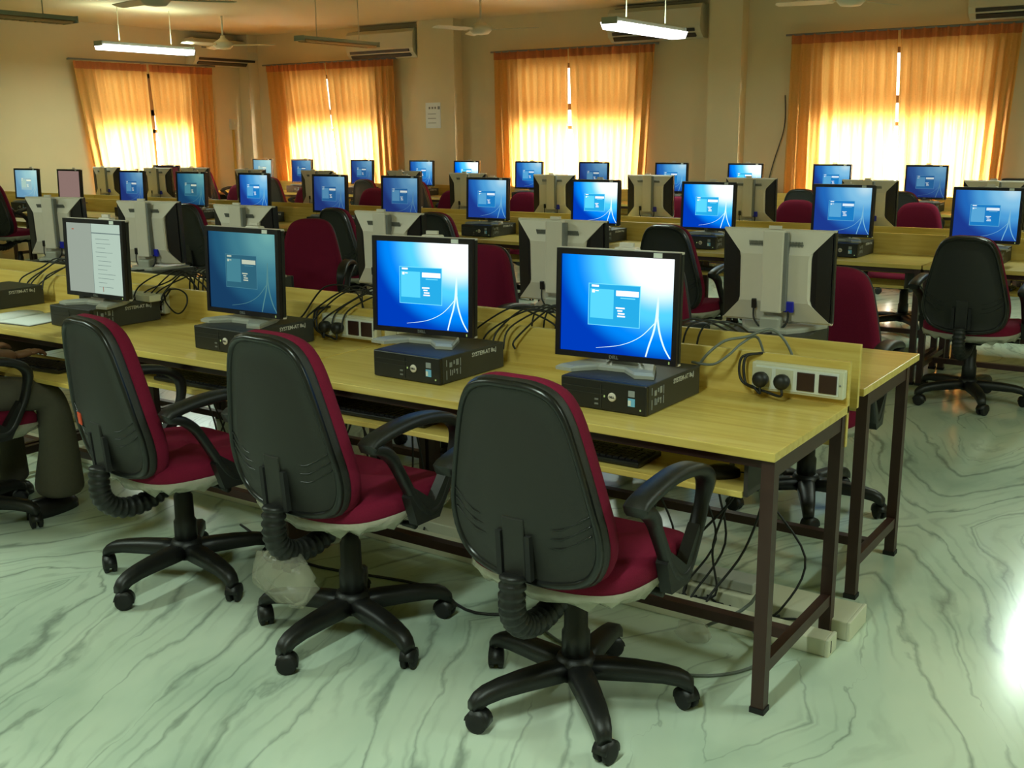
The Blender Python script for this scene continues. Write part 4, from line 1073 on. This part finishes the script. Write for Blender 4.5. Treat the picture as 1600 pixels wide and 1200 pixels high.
def merge_into(g, o):
    for_f = [tuple(p.vertices) for p in o.data.polygons]; g.add([v.co.copy() for v in o.data.vertices], for_f); bpy.data.objects.remove(o)
def person():
    e = empty('person', (-4.27, 2.22, 0), 0, 'seated person in grey-brown trousers typing, mostly cut off by the left edge', 'person')
    T = Vector((-4.33, 2.02, 0))
    hip = (0, -.05, .56)
    # body: pelvis, spine, neck, head stub, arms, legs in one continuous skin
    P = [(0, -.08, .56, .13, .11), (0, -.07, .72, .125, .095), (0, -.04, .90, .145, .10), (0, -.02, 1.02, .10, .08), (0, .0, 1.09, .05, .05), (0, .02, 1.17, .055, .06),
         (.17, -.04, 1.00, .055), (.235, -.08, .80, .043), (.19, .10, .715, .034), (.10, .25, .682, .027),
         (-.17, -.04, 1.00, .055), (-.235, -.08, .80, .043), (-.22, .10, .715, .034), (-.17, .25, .682, .027),
         (.095, -.03, .545, .085), (.19, .14, .550, .072), (.230, .30, .520, .056), (.225, .32, .30, .046), (.20, .30, .09, .036),
         (-.095, -.03, .545, .085), (-.14, .14, .545, .072), (-.16, .30, .52, .056), (-.16, .32, .30, .046), (-.16, .30, .09, .036)]
    E_ = [(0, 1), (1, 2), (2, 3), (3, 4), (4, 5), (3, 6), (6, 7), (7, 8), (8, 9), (3, 10), (10, 11), (11, 12), (12, 13), (0, 14), (14, 15), (15, 16), (16, 17), (17, 18), (0, 19), (19, 20), (20, 21), (21, 22), (22, 23)]
    body = skin_mesh('body_tmp', P, E_, M['skin'])
    g = S(); merge_into(g, body)
    # hands
    for sx, w in ((1, Vector((.10, .25, .682))), (-1, Vector((-.17, .25, .682)))):
        palm = skin_mesh('p', [(*w, .024, .019), (*(w+Vector((-.005*sx, .045, .002))), .036, .017), (*(w+Vector((-.01*sx, .085, .0))), .038, .014)], [(0, 1), (1, 2)], M['skin'], sub=1)
        merge_into(g, palm)
        for k, L in enumerate((.062, .072, .068, .052)):
            b = w+Vector((-.01*sx+(-.028+.019*k)*1.0*-sx, .082-.004*abs(k-1.3), .002)); fan_ = (-.12+.08*k)*-sx
            d1 = Vector((math.sin(fan_), 1, .10)).normalized(); d2 = Vector((math.sin(fan_), 1, -.55)).normalized(); d3 = Vector((math.sin(fan_), .8, -1.1)).normalized()
            q0 = b; q1 = q0+d1*L*.45; q2 = q1+d2*L*.32; q3 = q2+d3*L*.25
            merge_into(g, skin_mesh('f', [(*(q0-d1*.012), .0095), (*q1, .0088), (*q2, .0080), (*q3, .0068)], [(0, 1), (1, 2), (2, 3)], M['skin'], sub=1))
        t0 = w+Vector((-.030*sx*-1 if False else sx*-.030, .030, -.004))
        q1 = t0+Vector((-sx*.028, .028, -.006)); q2 = q1+Vector((-sx*.010, .030, -.010))
        merge_into(g, skin_mesh('t', [(*(t0+Vector((sx*.012, -.008, 0))), .013), (*q1, .0105), (*q2, .0085)], [(0, 1), (1, 2)], M['skin'], sub=1))
    # head: skull, jaw, nose, ears, lips, eye sockets
    hc = Vector((0, .04, 1.27))
    def ell(c, r, n=18, mrow=12):
        rings = []
        for j in range(1, mrow):
            th = PI*j/mrow; rings.append([c+Vector((r[0]*math.sin(th)*math.cos(2*PI*k/n), r[1]*math.sin(th)*math.sin(2*PI*k/n), r[2]*math.cos(th))) for k in range(n)])
        g.rings(rings)
    ell(hc, (.073, .092, .105)); ell(hc+Vector((0, .03, -.055)), (.054, .058, .062)); ell(hc+Vector((0, .098, -.012)), (.012, .018, .026)); ell(hc+Vector((0, .082, -.058)), (.024, .012, .009))
    for s in (-1, 1): ell(hc+Vector((s*.075, -.005, -.01)), (.010, .020, .032)); ell(hc+Vector((s*.03, .082, .022)), (.020, .010, .007))
    body = g.build('body', M['skin'], e)
    g = S()
    for s in (-1, 1):
        rings = []
        for j in range(1, 8):
            th = PI*j/8; rings.append([hc+Vector((s*.030+.011*math.sin(th)*math.cos(2*PI*k/10), .084+.011*math.sin(th)*math.sin(2*PI*k/10), .010+.009*math.cos(th))) for k in range(10)])
        g.rings(rings)
    g.build('eyes', M['paper'], e)
    g = S(); rings = []
    for j in range(0, 10):
        th = PI*.02+PI*.56*j/9
        rings.append([hc+Vector((.080*math.sin(th)*math.cos(a), -.008+.099*math.sin(th)*math.sin(a)*(1 if math.sin(a) < 0 else .93), .006+.112*math.cos(th)+(.045*max(0, math.sin(a)) if j > 6 else 0))) for a in [2*PI*k/22 for k in range(22)]])
    g.rings(rings, True, False); g.build('hair', M['hair'], e)
    # trousers and shirt follow the body
    Tn = [(0, -.08, .56, .150, .125), (0, -.08, .66, .138, .11), (.095, -.03, .548, .098), (.19, .14, .550, .084), (.232, .31, .525, .074), (.225, .335, .33, .078), (.205, .33, .14, .105), (.20, .33, .075, .110),
          (-.095, -.03, .548, .098), (-.14, .14, .545, .084), (-.16, .31, .525, .070), (-.16, .335, .33, .066), (-.16, .33, .12, .078), (-.16, .33, .065, .082)]
    g2 = skin_mesh('trousers', Tn, [(0, 1), (0, 2), (2, 3), (3, 4), (4, 5), (5, 6), (6, 7), (0, 8), (8, 9), (9, 10), (10, 11), (11, 12), (12, 13)], M['trouser'], e)
    Tn = [(0, -.08, .62, .150, .125), (0, -.07, .76, .145, .115), (0, -.04, .92, .165, .118), (0, -.025, 1.02, .110, .09), (0, -.005, 1.06, .065, .065), (.175, -.04, 1.005, .072), (.228, -.07, .87, .066), (-.175, -.04, 1.005, .072), (-.228, -.07, .87, .066)]
    skin_mesh('shirt', Tn, [(0, 1), (1, 2), (2, 3), (3, 4), (3, 5), (5, 6), (3, 7), (7, 8)], M['shirt'], e)
    for x, y in ((.17, .30), (-.16, .30)):
        g = S(); rings = []
        for (z, s) in ((.0, 1), (.03, 1.0), (.055, .85), (.075, .55)):
            rings.append([(x+.045*s*math.cos(a)*(1-.15*math.sin(a)), y+(.13*s*math.sin(a) if math.sin(a) > 0 else .11*math.sin(a)), z) for a in [2*PI*k/20 for k in range(20)]])
        g.rings(rings); g.build('shoe', M['shoe'], e)
    return e
person()
